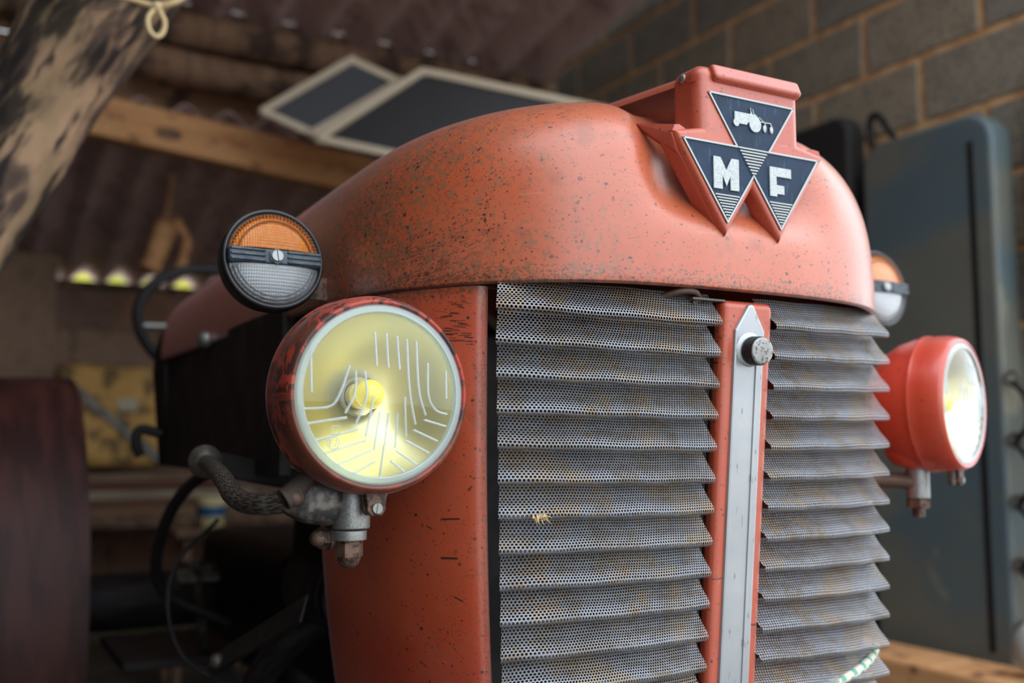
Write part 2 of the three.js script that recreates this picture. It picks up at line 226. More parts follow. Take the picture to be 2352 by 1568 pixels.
// corrugated roof sheets: an upper tier to the wall, a lower tier behind the purlins
function corrugated(x0, x1, z0, y0, z1, y1, pitch = 0.24, amp = 0.062, th = 0.007) {
  const n = Math.round((x1 - x0) / pitch * 12), side = (o) => grid(n, 6, (u, v) => { const x = lerp(x0, x1, u); return [x, lerp(y0, y1, v) + amp * Math.cos(2 * Math.PI * x / pitch) + o, lerp(z0, z1, v)]; }, (u, v, p) => [p[0], p[2]]);
  const edge = (v) => grid(n, 1, (u, t) => { const x = lerp(x0, x1, u); return [x, lerp(y0, y1, v) + amp * Math.cos(2 * Math.PI * x / pitch) + t * th, lerp(z0, z1, v)]; });
  return merge([side(0), side(th), edge(0), edge(1)]);
}
{
  const roof = structure('roof', boxUV(place(new THREE.BoxGeometry(3.1, 0.012, 3.9), 0.25, 3.27, -1.7, -Math.atan(0.137), 0, 0)), M.log, 'roof of brown corrugated sheets over dark boards');
  for (const [a, b] of [[-1.3, -0.28], [-0.28, 0.74], [0.74, 1.8]]) part('roof_sheet', corrugated(a, b, -3.62, 2.918, 0.2, 3.44), M.roof, roof);
  const low = structure('roof_lower', corrugated(-1.3, -0.36, -3.5, 2.42, -5.32, 1.94, 0.186, 0.032), M.roof, 'lower lean-to roof of dark corrugated sheets');
  part('roof_sheet', corrugated(-0.36, 0.8, -3.5, 2.42, -5.32, 1.94, 0.186, 0.032), M.roof, low); part('roof_sheet', corrugated(0.8, 1.84, -3.5, 2.42, -5.32, 1.94, 0.186, 0.032), M.roof, low);
  const gable = structure('trim_1', boxUV(place(new THREE.BoxGeometry(3.14, 0.14, 0.03), 0.27, 2.5, -3.66)), M.log, 'dark boards closing the step between the roofs');
  for (let k = 0; k < 4; k++) part('board', boxUV(rbox(3.14, 0.13, 0.028, 0.004)), M.log, gable).position.set(0.27, 2.63 + k * 0.14, -3.66);
  structure('trim_2', slab([-1.3, 1.875, -5.2], [1.84, 1.875, -5.2], 0.2, 0.05), M.log, 'timber plate along the top of the back wall');
}
function roughLog(pts, r, seed, seg = 40, rs = 20, amp = 0.12) { // a log with knots and hollows
  const c = new THREE.CatmullRomCurve3(pts.map((p) => V(...p))), F = c.computeFrenetFrames(seg, false), L = c.getLength();
  const body = grid(rs, seg, (u, v, i, j) => { const q = c.getPointAt(v), a = u * 2 * Math.PI, k = r * (1 - 0.06 * v + amp * 2 * (fbm(u, v * 0.5, 5, Math.max(4, Math.round(L * 6)), 4, seed) - 0.5)); return q.addScaledVector(F.normals[j], Math.cos(a) * k).addScaledVector(F.binormals[j], Math.sin(a) * k).toArray(); }, (u, v) => [u * 2 * Math.PI * r, v * L]);
  const caps = [0, 1].map((v) => { const g = new THREE.CircleGeometry(r * 0.97, rs); g.applyQuaternion(new THREE.Quaternion().setFromUnitVectors(V(0, 0, 1), c.getTangentAt(v).multiplyScalar(v ? 1 : -1))); const p = c.getPointAt(v); g.translate(p.x, p.y, p.z); return g; });
  return merge([body, ...caps]);
}
structure('trim_3', roughLog([[-1.3, 2.78, -3.5], [-0.6, 2.8, -3.52], [0.6, 2.79, -3.5], [1.85, 2.8, -3.5]], 0.075, 701), M.log, 'rough round purlin log under the upper roof');
structure('trim_4', roughLog([[-0.22, 2.6, -3.42], [0.2, 2.585, -3.42], [0.62, 2.58, -3.42], [1.85, 2.56, -3.42]], 0.072, 711), M.log, 'short round log lying on the squared beam');
part('knot', place(new THREE.SphereGeometry(0.045, 16, 12).scale(1.2, 0.6, 0.12), -0.1, 2.26, -3.309), M.log, structure('trim_5', slab([-1.3, 2.385, -3.36], [1.85, 2.1, -3.36], 0.1, 0.17, 0.012), M.plank, 'pale squared timber beam crossing under the roof'));

// leaning tree-trunk prop and the string tied round it
single('timber_prop', roughLog([[-1.14, 0, -1.35], [-1.05, 0.9, -1.52], [-0.9, 1.35, -1.52], [-0.7, 1.735, -1.44], [-0.37, 2.26, -1.19], [0.13, 3.06, -0.81]], 0.12, 721, 90, 28, 0.24), M.bark, 'rough bark-covered tree trunk propped at a slant under the roof', 'timber prop');
M.rope = std({ color: sRGB(214, 190, 142), roughness: 0.9 });
single('string', merge([tube([[-0.72, 1.93, -1.3], [-0.66, 1.9, -1.2], [-0.622, 1.885, -1.152], [-0.57, 1.876, -1.138], [-0.524, 1.866, -1.122], [-0.495, 1.873, -1.108], [-0.462, 1.9, -1.11], [-0.44, 1.93, -1.16]], 0.0062, 50, 8), tube([[-0.523, 1.864, -1.12], [-0.538, 1.836, -1.12], [-0.533, 1.812, -1.122], [-0.52, 1.803, -1.122], [-0.509, 1.813, -1.122], [-0.506, 1.836, -1.12], [-0.521, 1.864, -1.12]], 0.0052, 40, 8), place(new THREE.SphereGeometry(0.011, 14, 10), -0.521, 1.864, -1.12)]), M.rope, 'cream string tied round the trunk with a hanging loop', 'string');

// two glazed sashes stored across the beam
M.alu = std({ color: sRGB(226, 212, 184), roughness: 0.5, metalness: 0.2 });
M.pane = phys({ color: sRGB(120, 126, 134), transmission: 0.6, roughness: 0.3, thickness: 0 });
M.darkPane = phys({ color: sRGB(52, 54, 58), transmission: 0.4, roughness: 0.4, thickness: 0 });
function sash(label, o, u, v, w, paneMat) {
  const O = V(...o), U = V(...u).sub(O), W = V(...v).sub(O), n = U.clone().cross(W).normalize(), lu = U.length(), lv = W.length(), X = U.clone().normalize(), Y = n.clone().cross(X).normalize(), Wy = W.dot(Y);
  const t = thing('window_sash', label, 'window sash', [0, 0, 0], 'window sashes stored under the roof');
  t.matrixAutoUpdate = true; const m = new THREE.Matrix4().makeBasis(X, Y, n); t.quaternion.setFromRotationMatrix(m); t.position.copy(O);
  const sh = W.dot(X), h = Wy, pt = (a, b) => [a * lu + b * sh, b * h];
  for (const [a, b, k] of [[[0, 0], [1, 0], 1], [[1, 0], [1, 1], 1], [[0, 1], [1, 1], 1.3], [[0, 0], [0, 1], 1.5]]) part('frame_rail', slab([...pt(...a), 0.017], [...pt(...b), 0.017], w * k, 0.03), M.alu, t);
  part('pane', extrude([pt(0.02, 0.02), pt(0.98, 0.02), pt(0.98, 0.98), pt(0.02, 0.98)], 0.005), paneMat, t).position.z = 0.015;
  for (const [a, b] of [[0, 0], [1, 0], [1, 1], [0, 1]]) part('corner_joint', place(new THREE.SphereGeometry(0.022, 10, 8), pt(a, b)[0], pt(a, b)[1], 0.017), M.alu, t);
  return t;
}
sash('pale-framed window sash with a grey pane lying above the beam', [0.2, 2.3, -2.98], [0.375, 2.215, -2.9], [0.52, 2.53, -2.87], 0.02, M.pane);
sash('larger pale-framed window sash with a doubled rail, over the dark gap', [0.39, 2.185, -2.86], [1.25, 2.0, -2.45], [0.76, 2.47, -2.7], 0.032, M.darkPane);

// ================================================================ the tractor
const tractor = thing('tractor', 'weathered red vintage tractor with louvred grille, round headlamps and triangle badge', 'tractor');
// hood: the skirt's outline in plan, drawn in to the ridge by a soft squarish arch
const HALF = [[0, 0], [0.1, -0.003], [0.2, -0.02], [0.275, -0.058], [0.335, -0.115], [0.383, -0.2], [0.41, -0.3], [0.42, -0.5], [0.43, -0.95], [0.44, -1.4]];
const planCurve = new THREE.CatmullRomCurve3([...HALF.slice(1).reverse().map(([x, z]) => V(-x, 0, z)), ...HALF.map(([x, z]) => V(x, 0, z))], false, 'centripetal');
const planLen = planCurve.getLength();
const Y0 = 1.185;
{
  const a = 0.4087, b = 0.7049, H1 = 0.2717, H2 = 0.1808, zr = 0.257, tab = [];
  { const raw = []; let s = 0, pc = 1, ps = 0; for (let k = 0; k <= 4000; k++) { const th = k / 4000 * Math.PI / 2, c = Math.pow(Math.max(0, Math.cos(th)), a), q = Math.pow(Math.sin(th), b); s += Math.hypot((c - pc) * 0.4, (q - ps) * 0.26); pc = c; ps = q; raw.push([s, c, q]); } const n = 60; let i = 0; for (let k = 0; k <= n; k++) { const t = s * k / n; while (i < 4000 && raw[i][0] < t) i++; tab.push(raw[i]); } tab[n] = [s, 0, 1]; }
  const lip = [[-0.02, 0.012], [-0.014, 0.001], [-0.006, -0.003], [-0.0015, -0.001]]; // folded edge: inwards, up
  const rows = [...lip.map((l) => ({ l })), ...tab.map((t) => ({ t }))];
  const nu = 220, arch = (u, j) => {
    const p = planCurve.getPointAt(u), tn = planCurve.getTangentAt(u), R = rows[j];
    const rz = -p.z < zr * 2 ? -zr - p.z * p.z / (4 * zr) : p.z, Hs = H1 + (H2 - H1) * clamp(-rz / 1.4);
    if (R.l) return [p.x - tn.z * R.l[0] * -1 * -1, Y0 + R.l[1], p.z + tn.x * R.l[0]];
    const [, c, s] = R.t, X = p.x * c, Y = Y0 + Hs * s; return [X, Y, lerp(rz, p.z, c) - 0.04 * smooth(0.165, 0.075, Math.abs(X)) * smooth(1.244, 1.325, Y)];
  };
  const hood = part('hood', grid(nu, rows.length - 1, (u, v, i, j) => arch(u, j), (u, v, p, i, j) => [0.8 + (u - 0.5) * planLen, 0.012 + (rows[j].t ? rows[j].t[0] : 0)]), M.hood, tractor, 'faded orange-red rounded hood');
  // raised centre cover running back from the badge, and its screws
  const cover = part('hood_cover', grid(28, 40, (u, v) => {
    const q = (u - 0.5) * 2, x = 0.084 * Math.sign(q) * Math.pow(Math.abs(q), 0.8), z = 0.0 - 0.62 * v, drop = 0.02 * Math.pow(Math.abs(q), 6);
    return [x * (1 - 0.2 * v), 1.4535 + 0.1 * Math.min(0.27, -z) - 0.16 * Math.pow(Math.max(0, -z - 0.27), 1.3) * 2 - drop, z];
  }, (u, v) => [0.2 + u * 0.2, 0.1 + v * 0.6]), M.panel, hood);
  part('screw', place(latheZ([[0, 0.004], [0.0045, 0.004], [0.006, 0.0015], [0.006, -0.003]], 16), -0.0815, 1.4435, -0.026, 0, -Math.PI / 2, 0), M.castMetal, hood);
}
// side sheets of the nose, either side of the grille
function noseK(y) { const t = clamp((1.175 - y) / 0.485, 0, 1.5); return 1 - 0.08 * Math.pow(t, 2.5); }
function noseSheet(sg) {
  const pts = [...(sg < 0 ? [[0.300, -0.135], [0.304, -0.116]] : []), ...(sg < 0 ? [[0.3105, -0.1085], [0.32, -0.1095]] : []), [0.345, -0.138], [0.383, -0.21], [0.403, -0.3], [0.41, -0.4], [0.405, -0.425]], c = new THREE.CatmullRomCurve3(pts.map(([x, z]) => V(x, 0, z)), false, 'centripetal'), L = c.getLength();
  return grid(60, 40, (u, v) => { const p = c.getPointAt(u), y = lerp(1.181, 0.42, v), k = noseK(y); const f = 1 - smooth(0.3, 0.4, p.x) * 0.0; return [sg * p.x * lerp(1, k, 0.55 + 0.45 * smooth(0.32, 0.4, p.x)) * f, y - 0.006 * smooth(0.04, 0, u), p.z - 0.02 * (1.175 - y)]; }, (u, v) => [0.05 + u * L * (sg > 0 ? 1 : 1), 0.72 - v * 0.76]);
}
part('nose_panel', noseSheet(-1), M.nose, tractor, 'orange-red side sheet of the nose with black scuffs');
part('nose_panel', noseSheet(1), M.panel, tractor);
for (const s of [-1, 1]) part('nose_panel_top_flange', grid(30, 1, (u, v) => { const x = lerp(0.312, 0.405, u), z = -0.107 - 0.31 * Math.pow(u, 1.8); return [s * (x - v * 0.03), 1.181, z - 0.012 * v]; }), M.rust, tractor);

// grille: pressed, perforated louvres in two halves on a light steel frame, the radiator behind them
const railAt = (q) => tube([[q * 0.03, 1.168, -0.032], [q * 0.03, 0.5, -0.098]], 0.005, 8, 8);
const grille = part('grille', railAt(-1), M.greyMetal, tractor, 'louvred grille of perforated grey sheet'); part('frame_rail', railAt(1), M.greyMetal, grille);
const PROFILE = [[-0.1, -0.04], [0.03, 0.1], [0.2, 0.26], [0.42, 0.46], [0.66, 0.62], [0.83, 0.74], [0.94, 0.83], [0.99, 0.9], [1.0, 0.955], [0.97, 1.005], [0.9, 1.04], [0.78, 1.055], [0.6, 1.045], [0.38, 1.015], [0.15, 0.97]]; // (out, down) in shares of depth and pitch
function slat(sg, i) {
  const nu = 44, prof = new THREE.CatmullRomCurve3(PROFILE.map(([d, t]) => V(d, t, 0)), false, 'centripetal'), nv = 26, len = prof.getLength();
  const zl = (u, y) => -0.003 - 0.067 * Math.pow(u, 2.2) - lerp(0.1, 0.02, u) * (1.14 - y), yl = (u, k) => lerp(1.140 - 0.0373 * k, 1.151 - 0.0392 * k, u * u);
  return grid(nu, nv, (uu, v) => {
    const q = prof.getPointAt(v), d = q.x, t = q.y, dn = clamp(d);
    const xin = sg < 0 ? 0.051 - 0.005 * Math.pow(dn, 0.5) : 0.02 + 0.02 * dn, yAt = (u) => lerp(yl(u, i - 1), yl(u, i), t);
    const xe = 0.306 - 0.03 * Math.max(0, 1.11 - yAt(1)), x = lerp(xin, xe, uu), u = clamp((x - 0.045) / (xe - 0.045), 0, 1), y = i === 0 && t < 0.15 ? yl(u, 0) + 0.0373 * (1 - t) : yAt(u);
    const dz = -0.079 * 2.2 * Math.pow(u, 1.2) / 0.27, nl = Math.hypot(dz, 1), nx = -dz / nl, nz = 1 / nl, off = (d - 1) * 0.0225;
    const wob = 0.0004 * Math.sin(uu * 17 + i * 2.3);
    return [sg * (x + 0.012 * smooth(0.8, 1, u) + nx * off * smooth(0.1, 0.6, u)), y + wob, zl(u, y) + nz * off];
  }, (u, v) => [u * 0.28 + i * 0.1931 + (sg > 0 ? 0.41 : 0), v * 0.066]);
}
for (let i = 0; i < 16; i++) part('grille_slat', slat(-1, i), M.mesh, grille);
for (let i = 0; i < 16; i++) part('grille_slat', slat(1, i), M.mesh, grille);
// centre bar with bright strip and knurled knob, raked like the grille
{
  const g = new THREE.Group(); const tilt = Math.atan(0.1);
  const bx = boxUV(rbox(0.08, 0.76, 0.022, 0.009, 4), 1, [0.1, 0.3]); bx.translate(0, -0.38, -0.011);
  const cb = part('centre_bar', bx, M.panel, tractor, 'red centre bar of the grille'); cb.position.set(0, 1.171, -0.0065); cb.rotation.x = tilt;
  const st = extrude([[-0.0235, -0.76], [0.0235, -0.76], [0.0235, -0.035], [0.0045, -0.0045], [0, -0.0028], [-0.0045, -0.0045], [-0.0235, -0.035]], 0.001, 0.0028, undefined, 2);
  const strip = part('bright_strip', boxUV(st), M.chrome, cb, 'bright metal strip with pointed top'); strip.position.z = 0.0;
  part('strip_crease', boxUV(place(rbox(0.0035, 0.7, 0.0025, 0.0012), 0.0115, -0.4, 0.0042)), M.chrome, strip);
  const pad = latheZ([[0, 0.0075], [0.012, 0.0075], [0.018, 0.0062], [0.0215, 0.0035]], 40); pad.translate(0, -0.0585, 0); part('dished_washer', pad, M.chrome, strip);
  const kn = []; const N = 44; for (let k = 0; k < N; k++) { const a = k / N * 2 * Math.PI; for (let j = 0; j < 4; j++) kn.push(place(rbox(0.0016, 0.0016, 0.0032, 0.0003, 1), 0.0168 * Math.cos(a + (j % 2) * Math.PI / N), 0.0168 * Math.sin(a + (j % 2) * Math.PI / N), 0.0105 + j * 0.0036, 0, 0, a)); }
  const kb = merge([latheZ([[0, 0.0075], [0.0145, 0.0075], [0.0166, 0.0085], [0.0168, 0.0245]], 40), ...kn]); kb.translate(0.0005, -0.0595, 0);
  const knob = part('knob', kb, M.rubber, cb, 'black knurled side of the knob');
  const kf = latheZ([[0.0168, 0.0245], [0.0162, 0.0262], [0.0135, 0.0268], [0, 0.0272]], 40); kf.translate(0.0005, -0.0595, 0); part('knob_face', boxUV(kf), M.castMetal, knob, 'pitted silver face of the knob');
  part('latch_tongue', place(rbox(0.05, 0.003, 0.012, 0.001), -0.06, 1.1705, -0.016), M.greyMetal, tractor);
  part('latch_hook', tube([[-0.12, 1.171, -0.03], [-0.1, 1.178, -0.014], [-0.08, 1.178, -0.012], [-0.07, 1.172, -0.02], [-0.08, 1.166, -0.02]], 0.004, 24, 8), M.rust, tractor);
}

// badge: red casting with three dark blue triangles, bars, letters and a little tractor
{
  const outline = [[-0.064, 1.436], [0.064, 1.436], [0.0655, 1.3835], [0.071, 1.3695], [0.1115, 1.3625], [0.043, 1.2575], [0, 1.3205], [-0.043, 1.2575], [-0.1115, 1.3625], [-0.071, 1.3695], [-0.0655, 1.3835]];
  const zf = 0.0045, bg = new THREE.ExtrudeGeometry(shapeOf(outline), { depth: 0.012, bevelEnabled: true, bevelSize: 0.008, bevelThickness: 0.008, bevelSegments: 6 }); bg.translate(0, 0, zf - 0.02);
  const badge = part('badge', boxUV(bg, 1, [0.3, 0.2]), M.panel, tractor, 'red casting of the badge');
  // block behind the top triangle, joined to the raised cover, with hollow sides
const blk = rbox(0.1665, 0.0985, 0.056, 0.016, 6); blk.translate(0, 1.4075, zf - 0.0279);
  part('badge_block', boxUV(blk, 1, [0.5, 0.35]), M.panel, badge);
  part('badge_cap', boxUV(place(rbox(0.142, 0.022, 0.014, 0.005, 3), 0.008, 1.4455, 0.0035, -0.4, 0, 0), 1, [0.1, 0.1]), M.panel, badge);
  for (const s of [-1, 1]) { // pointed wing reaching back to the hood
    const q = [[0.117, 1.374, zf - 0.004], [0.108, 1.376, zf - 0.006], [0.088, 1.372, zf - 0.012], [0.121, 1.363, zf - 0.005], [0.103, 1.336, zf - 0.01], [0.112, 1.346, zf - 0.01], [0.124, 1.3885, -0.052], [0.131, 1.3885, -0.056], [0.122, 1.366, -0.034], [0.098, 1.38, -0.04], [0.126, 1.384, -0.062]].map(([x, y, z]) => V(s * x, y, z));
    part('badge_wing', boxUV(new ConvexGeometry(q), 1, [0.4, 0.6]), M.panel, badge);
  }
  for (const s of [-1, 1]) { // legs behind the lower tips
    part('badge_wall', boxUV(place(extrude([[s * 0.0405 - 0.006, 1.25], [s * 0.0405 + 0.006, 1.25], [s * 0.11 + 0.006, 1.358], [s * 0.11 - 0.008, 1.358]], 0.018, 0.003), 0, 0, zf - 0.03)), M.panel, badge);
  }
  const K = 0.684, border = 0.0026, zp = zf + 0.0006;
  const segBar = (a, b, w = border, h = 0.0016) => { const L = Math.hypot(b[0] - a[0], b[1] - a[1]), g = rbox(L + w, w, h, 0.0005, 1); g.rotateZ(Math.atan2(b[1] - a[1], b[0] - a[0])); g.translate((a[0] + b[0]) / 2, (a[1] + b[1]) / 2, zp + h / 2); return g; };
  const plate = (pts) => { const g = extrude(pts, 0.0008); g.translate(0, 0, zp - 0.0006); return boxUV(g); };
  const T = 1.4205, Wt = 0.068, yb = 1.3585, xb = Wt - (T - yb) * K, ax = 1.3225;
  const top = part('badge_plate', plate([[-Wt, T], [Wt, T], [0, T - Wt / K]]), M.blue, badge, 'dark blue upper triangle with raised silver tractor');
  part('border', merge([segBar([-Wt, T], [Wt, T]), segBar([-Wt, T], [-xb, yb]), segBar([Wt, T], [xb, yb])]), M.silver, top);
  const bars = (parent, xc, y0, y1, n, K2) => { for (let k = 0; k < n; k++) { const y = lerp(y0, y1, (k + 0.5) / n), w = Math.max(0.0012, (y - y1) * K2 * 2); part('bar', place(rbox(w, (y0 - y1) / n * 0.55, 0.0022, 0.0005, 1), xc, y, zp + 0.001), M.silver, parent); } };
  bars(top, 0, yb + 0.0015, T - Wt / K + 0.0015, 10, K);
  const wl = 0.065;
  // lower triangles stop at the middle line where the upper point comes down
  const ya = yb - wl / K, notch = 1.3265, low = (s, label) => {
    const c = s * 0.043, pts = [[c + s * wl, yb], [s * xb, yb], [0, notch - 0.002], [c, ya]];
    const p = part('badge_plate', plate(s > 0 ? pts.slice().reverse() : pts), M.blue, badge, label);
    part('border', merge([segBar([c + s * wl, yb], [s * xb, yb]), segBar([c + s * wl, yb], [c, ya]), segBar([c, ya], [0, notch - 0.001])]), M.silver, p);
    bars(p, c, 1.2975, ya + 0.003, 9, K * 0.94);
    return p;
  };
  const left = low(-1, 'dark blue triangle with letter M'), right = low(1, 'dark blue triangle with letter F');
  const letter = (pts, parent, x, y) => { const base = extrude(pts, 0.0014, 0.0004, undefined, 1), inner = extrude(pts.map(([a, b]) => [a, b]), 0.001); base.translate(x, y, zp + 0.0004); const l = part('letter', boxUV(base), M.silver, parent); return l; };
  letter([[-0.02, 0], [-0.006, 0], [-0.006, 0.0165], [0, 0.004], [0.006, 0.0165], [0.006, 0], [0.02, 0], [0.02, 0.0395], [0.0085, 0.0395], [0, 0.024], [-0.0085, 0.0395], [-0.02, 0.0395]], left, -0.0445, 1.3025);
  letter([[-0.0175, 0], [-0.0055, 0], [-0.0055, 0.0035], [0.0065, 0.0035], [0.0065, 0.015], [-0.006, 0.015], [-0.006, 0.0255], [0.0185, 0.0255], [0.0185, 0.0375], [-0.0175, 0.0375]], right, 0.0425, 1.3035);
  // little tractor with implement, facing left
  const mot = [[[-0.0265, 0.006], [-0.0005, 0.006], [0.0015, 0.0095], [0.0035, 0.006], [0.008, 0.0068], [0.014, 0.003], [0.0155, -0.001], [0.0135, -0.004], [-0.004, -0.005], [-0.0065, -0.0085], [-0.0165, -0.0085], [-0.0265, -0.006]]];
  const pieces = mot.map((q) => extrude(q, 0.0014, 0.0003, undefined, 1));
  const wheel = (x, y, r) => place(new THREE.CylinderGeometry(r, r, 0.002, 24), x, y, 0.0008, Math.PI / 2, 0, 0);
  pieces.push(wheel(-0.0235, -0.0075, 0.0048), wheel(0.0075, -0.0058, 0.0098), bar([0.001, 0.006, 0.001], [0.0005, 0.0135, 0.001], 0.0009, 6), bar([0.006, 0.006, 0.001], [0.004, 0.0125, 0.001], 0.0008, 6), bar([0.0145, 0.004, 0.001], [0.0215, -0.0005, 0.001], 0.0008, 6), bar([0.014, -0.0015, 0.001], [0.0335, -0.0012, 0.001], 0.0009, 6), bar([0.0335, -0.001, 0.001], [0.036, -0.006, 0.001], 0.0012, 6), bar([0.0235, -0.001, 0.001], [0.0255, -0.006, 0.001], 0.0011, 6));
  for (const x of [0.0238, 0.0352]) { const g = new THREE.SphereGeometry(0.0042, 12, 8); g.scale(0.75, 1.15, 0.3); g.translate(x, -0.009, 0.001); pieces.push(g); }
  const mg = merge(pieces); mg.scale(0.97, 1.02, 1); mg.translate(-0.004, 1.3965, zp + 0.0004); part('tractor_motif', boxUV(mg), M.silver, top, 'raised silver tractor with plough');
}

// headlamps: bowl with beaded rim, ribbed glass, yellowed reflector
M.glass = phys({ color: 0xffffff, transmission: 1, thickness: 0, roughness: 0.03, ior: 1.52 });
M.rib = phys({ color: sRGB(236, 242, 246), transmission: 0.65, thickness: 0, roughness: 0.12, ior: 1.5 });
M.glassRing = phys({ color: sRGB(220, 230, 230), transmission: 0.7, thickness: 0, roughness: 0.2, clearcoat: 0.6, clearcoatRoughness: 0.1 });
M.reflector = std({ color: sRGB(242, 238, 186), metalness: 1, roughness: 0.3 });
M.bulb = phys({ color: sRGB(252, 232, 60), roughness: 0.2, clearcoat: 0.5, clearcoatRoughness: 0.08 });
const dome = (x, y) => 0.016 * (1 - (x * x + y * y) / (0.0925 * 0.0925));
const RIBS = [ // drawn on the glass, hundredths of a radius: across, up
  ...[[790, 350, 790, 600], [880, 350, 880, 610], [965, 370, 970, 620]].map(([a, b, c, d]) => [[a, b], [c, d]]), [[1045, 390], [1055, 800], [1110, 1020]], [[1125, 400], [1138, 800], [1195, 950]], [[1215, 560], [1225, 830], [1290, 912], [1395, 940]], [[1385, 610], [1385, 820]], [[325, 450], [325, 800]],
  [[590, 600], [520, 800], [465, 890], [262, 918]], [[632, 640], [625, 800], [560, 945]], [[700, 640], [710, 830], [640, 1020]], [[765, 820], [745, 940], [720, 1110]], [[575, 975], [300, 1020]], [[660, 1055], [355, 1140]], [[720, 1135], [430, 1232]], [[770, 1205], [530, 1312]], [[810, 1285], [650, 1378]], [[865, 1170], [860, 1405]], [[930, 1285], [1050, 1365]], [[965, 1210], [1150, 1312]], [[1030, 1135], [1250, 1230]], [[1095, 1060], [1320, 1142]], [[1185, 985], [1392, 1030]], [[815, 935], [790, 1210]], [[882, 940], [870, 1170]], [[955, 940], [955, 1190]], [[1010, 820], [1020, 960], [1035, 1110]],
].map((l) => l.map(([x, y]) => [(x - 869) / 660 * 0.095, -(y - 800) / 660 * 0.095]));
function headlamp(pos, turn, mat, name, label, pitch = 0) {
  const bowl = latheZ([[0.0955, 0.001], [0.0975, 0.004], [0.1005, 0.003], [0.104, -0.004], [0.1065, -0.016], [0.107, -0.032], [0.1062, -0.043], [0.1085, -0.0455], [0.1085, -0.0495], [0.1058, -0.052], [0.104, -0.065], [0.097, -0.088], [0.084, -0.11], [0.064, -0.129], [0.038, -0.141], [0, -0.146]], 72);
  { const p = bowl.attributes.position, uv = bowl.attributes.uv; for (let i = 0; i < p.count; i++) uv.setXY(i, (Math.atan2(p.getY(i), p.getX(i)) / (2 * Math.PI) + 0.5) * 0.6, Math.hypot(p.getX(i), p.getY(i)) * 0.7 - p.getZ(i)); }
  const l = part(name, bowl, mat, tractor, label); l.position.set(...pos); l.rotation.set(pitch, turn, 0, 'YXZ');
  { const q = []; for (let k = 0; k <= 20; k++) { const r = 0.0935 * (1 - k / 20); q.push([r, -0.069 + r * r / 0.1345]); } part('reflector', latheZ(q, 64), M.reflector, l, 'yellowed mirror bowl'); }
  part('bulb', merge([place(new THREE.SphereGeometry(0.0165, 24, 18), 0, 0.001, -0.031), place(new THREE.CylinderGeometry(0.0165, 0.0145, 0.034, 24), 0, 0.001, -0.048, Math.PI / 2, 0, 0)]), M.bulb, l, 'yellow glass bulb cap');
  part('bulb_holder', latheZ([[0.021, -0.052], [0.0225, -0.054], [0.0225, -0.066], [0.0165, -0.067]], 36), M.castMetal, l);
  const prof = []; for (let k = 0; k <= 16; k++) { const r = 0.0925 * k / 16; prof.push([r, 0.016 * (1 - (k / 16) ** 2)]); } part('lens', latheZ(prof, 64), M.glass, l, 'clear ribbed headlamp glass');
  part('lens_flange', latheZ([[0.0862, 0.0025], [0.0868, 0.0045], [0.0885, 0.0048], [0.0895, 0.0038], [0.0925, 0.0042], [0.0958, 0.0018], [0.0958, -0.002], [0.0862, -0.001]], 64), M.glassRing, l);
  for (const q of RIBS) part('lens_rib', tube(q.map(([x, y]) => [x, y, dome(x, y) + 0.0004]), 0.0014, Math.max(6, q.length * 5), 6), M.rib, l);
  part('lens_mark', merge([place(new THREE.TorusGeometry(0.0062, 0.0006, 6, 28), -0.0545, -0.0512, dome(-0.0545, -0.0512) + 0.0004, 0.12, -0.2, 0), ...[[[-0.058, -0.0482], [-0.058, -0.0542]], [[-0.058, -0.0482], [-0.0552, -0.0482]], [[-0.058, -0.0512], [-0.0555, -0.0512]], [[-0.058, -0.0542], [-0.0552, -0.0542]], [[-0.0538, -0.0484], [-0.0512, -0.0484], [-0.0512, -0.0512], [-0.0538, -0.0542], [-0.0508, -0.0542]], [[-0.057, -0.034], [-0.049, -0.034], [-0.049, -0.042], [-0.057, -0.042], [-0.057, -0.034]]].flatMap((s) => s.slice(1).map((b, k) => bar([...s[k], dome(...s[k]) + 0.0006], [...b, dome(...b) + 0.0006], 0.0005, 5)))]), M.rib, l, 'moulded marks in the glass');
  const ear = extrude([[-0.014, 0.012], [-0.0105, -0.006], [-0.0105, -0.0125], [-0.006, -0.0185], [0.006, -0.0185], [0.0105, -0.0125], [0.0105, -0.006], [0.014, 0.012]], 0.004, 0.0012); ear.translate(0, -0.109, -0.012); part('clamp_ear', boxUV(ear), M.rust, l);
  const ear2 = ear.clone(); ear2.translate(0, 0, -0.012); part('clamp_ear', boxUV(ear2), M.rust, l);
  part('clamp_screw', merge([place(new THREE.CylinderGeometry(0.0055, 0.0055, 0.003, 20), 0, -0.1195, -0.0055, Math.PI / 2, 0, 0), place(rbox(0.0018, 0.011, 0.0016, 0.0004, 1), 0, -0.1195, -0.0038, 0, 0, -0.15)]), M.castMetal, l);
  return l;
}
headlamp([-0.452, 1.0505, -0.077], 0.03, M.lamp, 'headlamp', 'rust-flecked red headlamp with yellowed glass');
headlamp([0.540, 1.062, -0.122], 0.33, M.lamp2, 'headlamp', 'bright red headlamp turned outwards');

